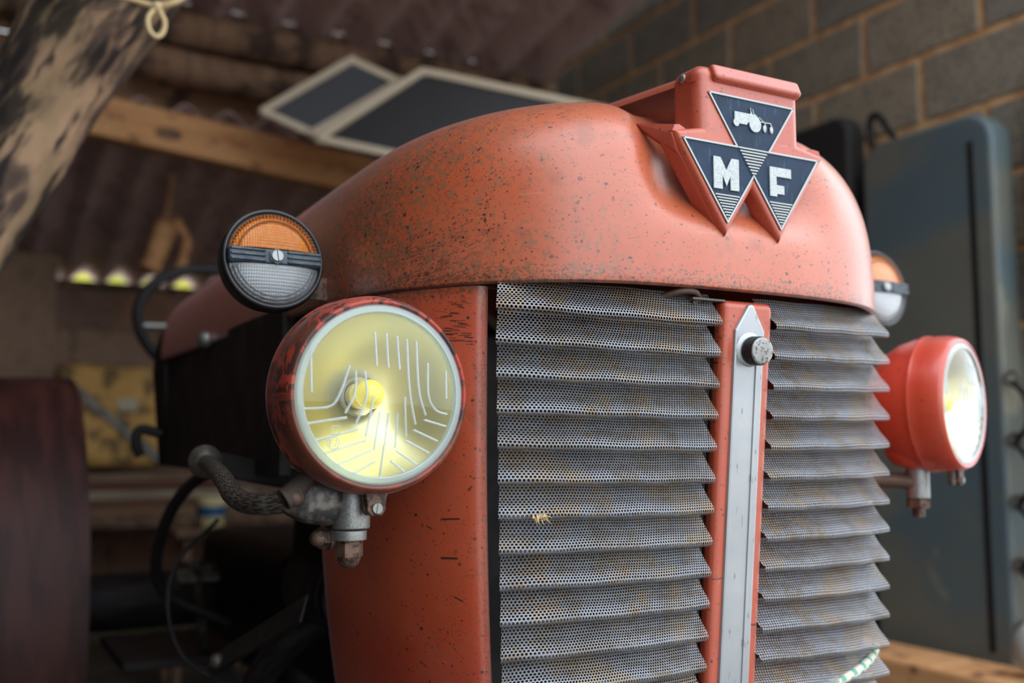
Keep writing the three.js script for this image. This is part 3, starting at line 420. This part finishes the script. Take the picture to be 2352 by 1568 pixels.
// lamp brackets
function hexagon(r, h) { const g = new THREE.CylinderGeometry(r, r, h, 6, 1).toNonIndexed(); g.computeVertexNormals(); return g; }
{ // near bracket: tapering clamp arm, barrel under the lamp, domed nuts, bent rod to the side
  const arm = new THREE.SphereGeometry(1, 40, 28); { const p = arm.attributes.position; for (let k = 0; k < p.count; k++) { const x = p.getX(k), t = (x + 1) / 2, w = 0.55 + 0.5 * smooth(0, 0.75, t), e = (c) => Math.sign(c) * Math.pow(Math.abs(c), 0.72); p.setXYZ(k, -0.507 + 0.037 * e(x), 0.937 + 0.003 * t + 0.0275 * w * e(p.getY(k)), -0.13 + 0.021 * w * e(p.getZ(k))); } arm.computeVertexNormals(); }
  const b = part('lamp_bracket', boxUV(arm), M.gunMetal, tractor, 'scuffed grey clamp arm under the near headlamp');
  const cyl = (pts, x, y, z, seg = 36) => place(lathe(pts, seg), x, y, z);
  part('barrel', cyl([[0, 0.041], [0.0175, 0.041], [0.0195, 0.039], [0.0195, 0.02], [0.0205, 0.019], [0.0205, 0.003], [0.0195, 0.001], [0, 0.001]], -0.4655, 0.9065, -0.125), M.castMetal, b);
  part('collar', cyl([[0, 0.011], [0.0178, 0.011], [0.0185, 0.01], [0.0185, 0.001], [0.0175, 0], [0, 0]], -0.467, 0.8955, -0.125), M.castMetal, b);
  const nut = (x, y, z, s, rot) => { const g = merge([place(hexagon(0.0158 * s, 0.018 * s), 0, -0.009 * s, 0), place(lathe([[0.0135 * s, -0.018 * s], [0.0133 * s, -0.021 * s], [0.0105 * s, -0.027 * s], [0.0055 * s, -0.031 * s], [0, -0.032 * s]], 24), 0, 0, 0)]); g.rotateY(0.4); g.applyMatrix4(new THREE.Matrix4().makeRotationFromEuler(new THREE.Euler(...rot))); g.translate(x, y, z); return boxUV(g); };
  part('domed_nut', nut(-0.467, 0.8955, -0.125, 0.95, [0, 0, 0]), M.rust, b);
  part('domed_nut', nut(-0.486, 0.898, -0.14, 0.72, [0, 0.4, -Math.PI / 2]), M.rust, b);
  part('washer', place(new THREE.CylinderGeometry(0.0135, 0.0135, 0.004, 24), -0.484, 0.898, -0.14, 0, 0, Math.PI / 2), M.greyMetal, b);
  part('pinch_bolt', merge([place(new THREE.CylinderGeometry(0.0085, 0.0085, 0.016, 18), -0.53, 0.943, -0.112, Math.PI / 2 - 0.15, 0, 0.5), place(new THREE.SphereGeometry(0.0085, 16, 12), -0.535, 0.9425, -0.105)]), M.rust, b);
  part('rod', tube([[-0.508, 0.972, -0.64], [-0.528, 0.967, -0.5], [-0.552, 0.953, -0.33], [-0.562, 0.941, -0.25], [-0.561, 0.9345, -0.2], [-0.55, 0.935, -0.15], [-0.53, 0.94, -0.125]], 0.0118, 60, 14), M.greyMetal, b, 'bent grey support rod');
  part('flange', place(lathe([[0, 0.018], [0.012, 0.018], [0.016, 0.012], [0.024, 0.007], [0.025, 0.0], [0.0235, -0.004], [0, -0.004]], 32), -0.51, 0.9725, -0.63, Math.PI / 2, 0.2, 0), M.greyMetal, b);
  part('flange_stay', slab([-0.505, 0.972, -0.645], [-0.3, 0.93, -0.7], 0.02, 0.035), M.darkIron, b);
  const co = []; for (let k = 0; k < 26; k++) { const t = k / 25, g = new THREE.TorusGeometry(0.0098, 0.0021, 6, 18); g.applyQuaternion(new THREE.Quaternion().setFromUnitVectors(V(0, 0, 1), V(0.6, 0.35, 0.0).normalize())); g.translate(lerp(-0.545, -0.5, t), lerp(0.942, 0.975, Math.pow(t, 1.2)), lerp(-0.105, -0.135, t)); co.push(g); } part('conduit', merge(co), M.darkRust, b, 'ribbed brown cable conduit');
}
{ // far bracket
  const b = part('lamp_bracket', place(lathe([[0, 0.048], [0.0165, 0.048], [0.018, 0.046], [0.018, 0.002], [0.017, 0], [0, 0]], 32), 0.505, 0.9125, -0.185), M.castMetal, tractor, 'pale barrel clamp under the far headlamp');
  part('lower_bowl', place(lathe([[0.05, 0.03], [0.048, 0.018], [0.038, 0.004], [0.02, -0.003], [0, -0.003]], 32), 0.507, 0.962, -0.185), M.lamp2, b);
  part('nut', boxUV(place(hexagon(0.019, 0.014), 0.505, 0.9045, -0.185, 0, 0.3, 0)), M.rust, b);
  part('bolt_end', boxUV(place(new THREE.CylinderGeometry(0.0095, 0.0095, 0.016, 20), 0.505, 0.8915, -0.185)), M.rust, b);
  part('rod', tube([[0.505, 0.938, -0.185], [0.46, 0.942, -0.203], [0.4, 0.943, -0.24], [0.32, 0.945, -0.34]], 0.0125, 30, 12), M.rust, b);
}

// indicator lamps: black round body, amber upper and clear lower half, ribbed bar
M.amber = phys({ map: new Raster(256, 256).fill((u, v) => mix([232, 120, 20], [248, 160, 60], fbm(u, v, 20, 20, 3, 801))).tex(0.06, 0.06), roughness: 0.3, clearcoat: 0.6, clearcoatRoughness: 0.15, transmission: 0.25, thickness: 0 });
M.clearPlastic = phys({ color: sRGB(196, 202, 204), roughness: 0.28, clearcoat: 0.6, clearcoatRoughness: 0.12, transmission: 0.3, thickness: 0 });
{ const hp = new Raster(64, 64).fill((u, v) => { const k = 255 * (1 - Math.max(Math.abs(u * 2 - 1), Math.abs(v * 2 - 1))); return [k, k, k]; }), t = hp.tex(0.0032, 0.0042, false); for (const m of [M.amber, M.clearPlastic]) { m.bumpMap = t; m.bumpScale = 0.0011; } }
function indicator(pos, turn, pitch, label, sideArm) {
  const body = latheZ([[0.0655, 0.004], [0.0665, 0.0], [0.067, -0.006], [0.0655, -0.012], [0.066, -0.016], [0.062, -0.03], [0.05, -0.045], [0.03, -0.055], [0, -0.058]], 64);
  const b = part('indicator_lamp', boxUV(body), M.rubber, tractor, label); b.position.set(...pos); b.rotation.set(pitch, turn, 0, 'YXZ');
  part('face_ring', latheZ([[0.0655, 0.004], [0.0635, 0.0065], [0.0605, 0.0055], [0.0585, 0.001], [0, 0.0005]], 64), M.rubber, b);
  const R = 0.0575, half = (s, y, mat, name, lab) => { const g = grid(40, 16, (u, v) => { const a = Math.PI * (0.03 + 0.94 * u), r = R * v, X = r * Math.cos(a), Y = Math.max(0, r * Math.sin(a) - 0.0105); const e = Math.max(v, 0); return [X, s * (Y + 0.0105), 0.003 + 0.0115 * (1 - Math.pow(e, 4)) * smooth(0, 0.004, R * 1.02 - r)]; }, (u, v, p) => [p[0], p[1]]); return part(name, g, mat, b, lab); };
  const am = half(1, 0, M.amber, 'amber_lens', 'orange ribbed half lens'), cl = half(-1, 0, M.clearPlastic, 'clear_lens', 'clear ribbed half lens');
  const studs = []; for (let k = 0; k < 33; k++) { const a = Math.PI * (0.07 + 0.86 * k / 32); studs.push(place(latheZ([[0.0017, 0], [0.0017, 0.0035], [0.001, 0.0045], [0, 0.0045]], 8), 0.0555 * Math.cos(a), 0.0555 * Math.sin(a), 0.006)); } part('lens_studs', merge(studs), M.amber, am);
  part('lens_ring', new THREE.TorusGeometry(0.0475, 0.0011, 6, 40, Math.PI * 0.86).rotateZ(Math.PI * 0.07).translate(0, 0, 0.0115), M.amber, am);
  for (const r of [0.05, 0.0545]) part('lens_ring', new THREE.TorusGeometry(r, 0.0011, 6, 40, Math.PI * 0.84).rotateZ(-Math.PI * 0.92).translate(0, 0, 0.0075), M.clearPlastic, cl);
  const br = part('cross_bar', merge([boxUV(rbox(0.119, 0.0195, 0.013, 0.003)).translate(0, 0, 0.0085), ...[-1, 1].flatMap((s) => [-0.0065, 0, 0.0065].map((y) => boxUV(place(rbox(0.044, 0.0032, 0.004, 0.0012), s * 0.036, y, 0.0158)))), boxUV(place(hexagon(0.0105, 0.0036), 0, 0, 0.0152, Math.PI / 2, 0, 0))]), M.slateBar, b, 'blue-grey ribbed cross bar');
  part('screw', merge([-1, 1].map((q) => place(new THREE.CylinderGeometry(0.0066, 0.0072, 0.0036, 20, 1, false, 0, Math.PI), 0.0006 * q * Math.cos(0.12), 0.0006 * q * Math.sin(0.12), 0.0186, Math.PI / 2, q > 0 ? 0.12 : Math.PI + 0.12, 0))), M.silver, br, 'slotted silver screw');
  part('mounting_bracket', boxUV(sideArm > 0 ? place(rbox(0.07, 0.031, 0.003, 0.001), 0.074, -0.024, -0.034) : place(rbox(0.07, 0.031, 0.003, 0.001), -0.074, -0.024, -0.034)), M.rust, b);
  return b;
}
indicator([-0.4985, 1.231, -0.333], 0.03, -0.12, 'round indicator lamp with orange and clear halves', 1);
indicator([0.535, 1.263, -0.275], 0.05, -0.1, 'far indicator lamp with orange and clear halves', -1);

// rear of the hood, dash, steering wheel and the dark running gear below
{
  for (const s of [-1, 1]) part('hood_side_plate', boxUV(place(rbox(0.02, 0.25, 0.86, 0.005), s * 0.418, 1.075, -0.96)), M.darkIron, tractor, 'dark side plate below the rear of the hood');
  const arch = []; for (let k = 0; k <= 20; k++) { const a = Math.PI * k / 20; arch.push([-0.44 * Math.sign(Math.cos(a)) * Math.pow(Math.abs(Math.cos(a)), 0.55), 1.16 + 0.21 * Math.pow(Math.sin(a), 0.8)]); }
  const dash = extrude([...arch, [0.42, 0.95], [-0.42, 0.95]].map(([x, y]) => [x, y]).reverse(), 0.1, 0.01); dash.translate(0, 0, -1.5);
  part('dash_panel', boxUV(dash), M.darkIron, tractor);
  part('rear_latch', tube([[-0.43, 1.02, -1.42], [-0.475, 1.03, -1.43], [-0.482, 1.0, -1.43], [-0.47, 0.972, -1.43]], 0.011, 20, 8), M.black, tractor);
  part('hood_catch', place(new THREE.SphereGeometry(0.016, 16, 12), -0.437, 1.19, -0.98), M.castMetal, tractor, 'small bright catch on the dark hood side');
  const sw = part('steering_wheel', new THREE.TorusGeometry(0.21, 0.0145, 14, 72), M.black, tractor, 'black steering wheel behind the hood'); sw.position.set(-0.2, 1.33, -1.93); sw.rotation.set(-0.62, 0, 0);
  for (let k = 0; k < 3; k++) { const a = Math.PI + 0.1 + k * 2 * Math.PI / 3; part('spoke', bar([0, 0, -0.015], [0.205 * Math.cos(a), 0.205 * Math.sin(a), 0], 0.0085, 10), M.castMetal, sw); }
  part('hub', place(new THREE.CylinderGeometry(0.035, 0.04, 0.04, 24), 0, 0, -0.02, Math.PI / 2, 0, 0), M.black, sw);
  part('steering_column', bar([-0.2, 1.31, -1.9], [-0.05, 0.95, -1.45], 0.02), M.darkIron, tractor);
  part('engine_block', boxUV(merge([place(rbox(0.34, 0.42, 0.7, 0.02), 0, 0.72, -0.95), place(rbox(0.24, 0.1, 0.62, 0.02), 0, 0.98, -0.95), place(rbox(0.3, 0.34, 0.9, 0.05), 0, 0.58, -1.85)])), M.darkIron, tractor);
  part('radiator', boxUV(place(rbox(0.46, 0.66, 0.1, 0.01), 0, 0.82, -0.34)), M.darkIron, tractor);
  part('fan_shroud', place(new THREE.TorusGeometry(0.2, 0.012, 10, 48), 0, 0.82, -0.46), M.darkIron, tractor);
  const al = part('dynamo', place(lathe([[0, 0.09], [0.05, 0.09], [0.06, 0.08], [0.06, -0.08], [0.05, -0.09], [0, -0.09]], 32), -0.28, 0.76, -0.72, Math.PI / 2, 0, 0), M.darkIron, tractor);
  part('pulley', place(lathe([[0, 0.012], [0.055, 0.012], [0.045, 0, 0], [0.055, -0.012], [0, -0.012]], 32), -0.28, 0.76, -0.61, Math.PI / 2, 0, 0), M.darkIron, al);
  part('stay', boxUV(merge([slab([-0.42, 0.78, -0.42], [-0.46, 0.66, -0.72], 0.006, 0.04), slab([-0.46, 0.66, -0.72], [-0.4, 0.5, -0.6], 0.006, 0.04)])), M.darkIron, tractor);
  part('stay_bolt', place(new THREE.SphereGeometry(0.012, 14, 10), -0.466, 0.665, -0.705), M.greyMetal, tractor);
  part('hose', tube([[-0.3, 0.98, -0.9], [-0.42, 0.93, -1.1], [-0.46, 0.82, -1.22], [-0.44, 0.7, -1.3], [-0.3, 0.62, -1.3]], 0.012, 40, 10), M.black, tractor);
  part('fuel_pipe', tube([[-0.4, 0.86, -1.0], [-0.47, 0.78, -1.02], [-0.485, 0.7, -1.0], [-0.46, 0.62, -0.96], [-0.36, 0.56, -0.9]], 0.004, 40, 8), M.darkIron, tractor);
  part('exhaust_pipe', tube([[-0.2, 0.74, -0.75], [-0.33, 0.66, -0.8], [-0.38, 0.52, -0.9], [-0.36, 0.4, -1.1]], 0.026, 30, 14), M.darkIron, tractor);
  part('front_frame', boxUV(merge([place(rbox(0.5, 0.12, 0.5, 0.02), 0, 0.46, -0.35), place(rbox(0.3, 0.2, 0.6, 0.02), 0, 0.55, -0.6)])), M.darkIron, tractor);
  part('front_axle', boxUV(merge([slab([-0.6, 0.27, -0.45], [0.6, 0.27, -0.45], 0.09, 0.09, 0.01), bar([0, 0.27, -0.45], [0, 0.5, -0.45], 0.06)])), M.darkIron, tractor);
  const wheelAt = (name, x, r, w, z) => { const t = part(name, place(new THREE.TorusGeometry(r - w * 0.5, w * 0.5, 20, 48), x, r, z, 0, Math.PI / 2, 0), M.tyre, tractor); part('rim', place(lathe([[0, w * 0.12], [r * 0.55, w * 0.16], [r * 0.62, w * 0.4], [r * 0.66, w * 0.42], [r * 0.66, -w * 0.42], [r * 0.55, -w * 0.16], [0, -w * 0.12]], 36), x, r, z, 0, 0, Math.PI / 2), M.darkRed, t); return t; };
  for (const s of [-1, 1]) { wheelAt('front_wheel', s * 0.62, 0.27, 0.14, -0.45); wheelAt('rear_wheel', s * 0.73, 0.56, 0.27, -2.15); }
  part('rear_axle', bar([-0.72, 0.56, -2.15], [0.72, 0.56, -2.15], 0.08), M.darkIron, tractor);
  for (const s of [-1, 1]) { // mudguard: arc over the rear wheel with an inner skirt
    const cy = 0.56, rr = (v) => 0.62 - 0.03 * Math.pow(v, 3), a0 = (v) => lerp(-0.5, -0.05, v);
    part('mudguard', merge([grid(40, 10, (u, v) => { const a = lerp(a0(v), 2.3, u), x = lerp(0.55, 0.9, v); return [s * x, cy + rr(v) * Math.sin(a), -2.15 + rr(v) * Math.cos(a)]; }), grid(40, 6, (u, v) => { const a = lerp(-0.5, 2.3, u), q = lerp(0.36, 0.62, v); return [s * 0.55, cy + q * Math.sin(a), -2.15 + q * Math.cos(a)]; })]), M.darkRed, tractor);
  }
  for (const s of [-1, 1]) part('foot_plate', boxUV(place(rbox(0.26, 0.02, 0.36, 0.004), s * 0.36, 0.52, -1.62)), M.darkIron, tractor);
  part('pedal', boxUV(merge([bar([-0.3, 0.5, -1.5], [-0.36, 0.72, -1.36], 0.011), place(rbox(0.09, 0.012, 0.06, 0.004), -0.36, 0.725, -1.35, 0.6, 0, 0)])), M.greyMetal, tractor);
}
shadows(tractor);

// ================================================================ things standing about in the shed
// dry husk and stalk bits caught on the louvres
{
  const r = rng(77), g = []; for (let k = 0; k < 22; k++) { const a = (r() - 0.5) * 2.6 - Math.PI / 2, l = 0.004 + 0.007 * r(), x = -0.271 + 0.018 * (r() - 0.5), y = 0.919 + 0.006 * (r() - 0.5); g.push(bar([x, y, -0.0535 + 0.02 * (x + 0.271)], [x + l * Math.cos(a), y + l * Math.sin(a), -0.05 + 0.004 * r()], 0.0011, 5, 0.0003)); }
  single('dry_husk', merge(g), std({ color: sRGB(198, 172, 122), roughness: 0.9 }), 'tuft of dry straw husk stuck on a left grille louvre', 'husk');
}
// padded cover leaning on the block wall, with cord laced through eyelets
{
  M.cover = phys({ map: new Raster(1024, 1024).fill((u, v) => { const a = fbm(u, v, 4, 5, 5, 901), b = fbm(u, v, 12, 6, 4, 905), c = fbm(u, v, 5, 9, 4, 909); let col = mix([86, 89, 84], [118, 120, 108], a); col = mix(col, [70, 98, 114], 0.6 * smooth(0.35, 0.75, c)); col = mix(col, [140, 136, 116], 0.6 * smooth(0.74, 0.8, b)); return col; }).tex(1.7, 1.7), roughness: 0.55, clearcoat: 0.2, clearcoatRoughness: 0.4 });
  const t = thing('padded_cover', 'dark grey-blue padded cover leaning upright against the block wall', 'cover');
  const rr = (z0, z1, y0, y1, r) => { const o = []; for (const [cz, cy, a0] of [[z1 - r, y1 - r, 0], [z0 + r, y1 - r, 90], [z0 + r, y0 + r, 180], [z1 - r, y0 + r, 270]]) for (let k = 0; k <= 6; k++) { const a = (a0 + k * 15) * Math.PI / 180; o.push([cz + r * Math.cos(a), cy + r * Math.sin(a)]); } return o; };
  const slabG = (z0, z1, y0, y1, r, x, th) => { const g = extrude(rr(z0, z1, y0, y1, r), th, 0.018, undefined, 4); g.rotateY(-Math.PI / 2); g.translate(x, 0, 0); return boxUV(g, 1, [1.7, 0]); };
  part('panel', slabG(-1.36, -0.885, 0.33, 1.96, 0.09, 1.8, 0.06), M.cover, t);
  part('seam', boxUV(place(rbox(0.008, 1.45, 0.02, 0.003), 1.722, 1.15, -0.955)), M.black, t);
  part('strap', tube([[1.74, 1.96, -1.33], [1.74, 2.05, -1.33], [1.74, 2.06, -1.31], [1.74, 1.95, -1.23]], 0.012, 20, 8), M.black, t);
  for (let k = 0; k < 5; k++) part('eyelet', place(new THREE.TorusGeometry(0.017, 0.006, 8, 20), 1.73, 1.18 - k * 0.17, -0.862, 0, Math.PI / 2 + 0.3, 0), M.greyMetal, t);
  const cord = []; for (let k = 0; k < 4; k++) { const y = 1.17 - k * 0.17; cord.push(tube([[1.725, y, -0.86], [1.72, y - 0.05, -0.815], [1.72, y - 0.12, -0.815], [1.725, y - 0.165, -0.86]], 0.009, 20, 8)); } part('cord', merge(cord), M.black, t);
  const d = thing('folded_cover', 'narrow black cover behind the padded cover, by the badge', 'cover');
  part('panel', slabG(-1.95, -1.42, 0.03, 2.1, 0.07, 1.8, 0.05), std({ color: sRGB(34, 34, 34), roughness: 0.7 }), d);
}
single('cable_hank', merge([0, 1, 2, 3, 4].map((k) => tube([[1.815, 2.0 + 0.04 * k, -0.8 + 0.015 * k], [1.79, 1.7, -0.815 + 0.014 * k], [1.79, 1.35 + 0.05 * k, -0.8 + 0.02 * k], [1.8, 1.25 + 0.03 * k, -0.72], [1.8, 1.6, -0.66], [1.815, 2.0 + 0.03 * k, -0.72]], 0.014, 50, 8))), M.black, 'hank of black cable hung on the block wall beside the cover', 'cable');
// timber and stone at the foot of the wall
single('timber_baulk', boxUV(place(rbox(0.2, 0.21, 1.5, 0.015), 1.55, 0.311, -0.8)), M.plank, 'brown timber baulk on the floor below the padded cover', 'timber');
single('timber_bearer', boxUV(place(rbox(0.26, 0.2, 1.2, 0.01), 1.57, 0.1, -0.75)), M.log, 'dark bearer under the brown baulk', 'timber');
single('plastic_sack', place(new THREE.SphereGeometry(0.1, 24, 16).scale(0.6, 0.74, 0.8), 1.57, 0.489, -0.7), std({ color: sRGB(188, 190, 184), roughness: 0.6 }), 'crumpled whitish sack beside the padded cover', 'sack');
// braided cord looped round the grille's lower corner
single('elastic_cord', (() => { const pts = []; for (let k = 0; k <= 10; k++) { const t = k / 10; pts.push([0.15 + 0.165 * t, lerp(0.688, 0.712, t), -0.03 - 0.062 * Math.pow(t, 2) - 0.02]); } pts.push([0.322, 0.7, -0.125], [0.312, 0.69, -0.16]); return tube(pts, 0.0065, 60, 10); })(), std({ map: new Raster(128, 64).fill((u, v) => ((Math.floor(u * 26) + Math.floor(v * 2)) % 3 ? [206, 200, 176] : [96, 160, 148])).tex(), roughness: 0.8 }), 'cream and green braided cord wrapped round the lower grille', 'cord');

// back of the shed
{
  M.sack = std({ map: new Raster(512, 512).fill((u, v) => { const a = fbm(u, v, 4, 4, 5, 921), b = fbm(u, v, 10, 10, 4, 925); return mix(mix([190, 144, 78], [226, 182, 108], a), [84, 70, 52], 0.7 * smooth(0.52, 0.7, b)); }).tex(0.6, 0.6), roughness: 0.85 });
  const c = thing('packing_case', 'ochre packing case with rounded corners and a grey diagonal strap', 'case', [-0.1, 0.86, -4.5]);
  part('body', boxUV(place(rbox(0.56, 0.5, 0.4, 0.07, 4), 0, 0.27, 0)), M.sack, c);
  part('strap', slab([-0.27, 0.45, 0.205], [0.2, 0.05, 0.205], 0.012, 0.045), M.greyMetal, c);
  part('top_edge', boxUV(place(rbox(0.5, 0.04, 0.3, 0.015), 0, 0.51, 0)), M.log, c);
  part('label_patch', boxUV(place(rbox(0.09, 0.06, 0.006, 0.002), 0.03, 0.33, 0.202)), std({ color: sRGB(188, 178, 150), roughness: 0.8 }), c);
  const bench = thing('bench', 'dark bench carrying boards and the packing case', 'bench', [0, 0, -4.5]);
  part('bench_top', boxUV(place(rbox(1.6, 0.05, 0.6, 0.006), 0.1, 0.63, 0)), M.log, bench);
  for (const [x, z] of [[-0.64, -0.24], [0.84, -0.24], [-0.64, 0.24], [0.84, 0.24]]) part('leg', boxUV(place(rbox(0.08, 0.61, 0.08, 0.006), x, 0.305, z)), M.log, bench);
  const cols = [[[150, 120, 88], 'tan'], [[120, 84, 66], 'brown'], [[176, 162, 136], 'pale'], [[112, 66, 56], 'reddish'], [[140, 116, 90], 'sandy']];
  cols.forEach(([col, w], k) => single('board', boxUV(place(rbox(0.95 - 0.06 * (k % 2), 0.04, 0.3, 0.006), 0.02 + 0.03 * (k % 3), 0.6755 + k * 0.0408, -4.44 + 0.01 * (k % 2))), std({ map: noisePic(256, 128, 3, 16, 4, mix(col, [40, 30, 26], 0.25), col, 941 + k * 5).tex(0.5, 0.25), roughness: 0.85 }), w + ' board in the stack under the packing case, ' + ['lowest', 'second', 'middle', 'fourth', 'topmost'][k], 'board', 'boards stacked on the bench'));
}
single('hanging_offcut', merge([roughLog([[0.02, 2.03, -4.0], [0.0, 1.93, -4.0], [-0.05, 1.8, -3.98]], 0.05, 951, 14, 14, 0.4), roughLog([[0.07, 2.06, -4.02], [0.12, 1.95, -4.0], [0.08, 1.78, -3.98]], 0.025, 955, 14, 10, 0.4), bar([0.02, 2.03, -4.0], [0.05, 2.28, -4.0], 0.008)]), M.plank, 'split yellowish wood offcut hanging under the lower roof', 'wood');
single('batten', slab([0.42, 2.0, -4.3], [0.75, 2.0, -4.3], 0.03, 0.035), M.alu, 'short pale batten fixed under the lower roof', 'batten');
single('shed_pier', boxUV(place(rbox(0.6, 2.0, 0.14, 0.01), -0.65, 1.0, -5.0)), M.brownBlocks[1], 'brown masonry pier standing before the back wall', 'pier');
{
  const st = thing('stool', 'small dark wooden stool behind the engine, carrying a cream tub', 'stool', [0.16, 0, -3.5]);
  part('seat', boxUV(place(rbox(0.34, 0.03, 0.28, 0.006), 0, 0.635, 0)), M.log, st);
  for (const [x, z] of [[-1, -1], [1, -1], [-1, 1], [1, 1]]) part('leg', bar([x * 0.15, 0, z * 0.12], [x * 0.11, 0.62, z * 0.09], 0.016), M.log, st);
  const tb = thing('paint_tub', 'cream tub with a blue band standing on the stool', 'tub', [0.16, 0.652, -3.5]);
  part('tub', lathe([[0, 0], [0.05, 0], [0.066, 0.12], [0.069, 0.125], [0.06, 0.125], [0, 0.12]], 28), std({ color: sRGB(232, 218, 160), roughness: 0.5 }), tb);
  part('band', lathe([[0.0575, 0.045], [0.0585, 0.05], [0.0625, 0.085], [0.0615, 0.09]], 28), std({ color: sRGB(50, 96, 140), roughness: 0.5 }), tb);
}
// hedge outside, seen through the gaps under the lower roof
single('hedge', (() => { const g = new THREE.IcosahedronGeometry(1, 40), p = g.attributes.position; for (let i = 0; i < p.count; i++) { const v = V().fromBufferAttribute(p, i), k = 1 + 0.35 * (fbm(v.x * 0.5 + 0.5, v.y * 0.5 + 0.5, 16, 16, 3, 961) + fbm(v.z * 0.5 + 0.5, v.y * 0.5 + 0.5, 18, 18, 3, 965) - 1); p.setXYZ(i, v.x * k * 3, v.y * k * 2.2, v.z * k * 0.9); } g.computeVertexNormals(); g.translate(0.3, 1.6, -8.4); return g; })(), std({ map: noisePic(512, 512, 40, 40, 4, [120, 128, 40], [206, 200, 84], 971).tex(), roughness: 0.9 }), 'yellow-green hedge outside behind the shed', 'hedge');
shadows(scene);
renderer.render(scene, camera);
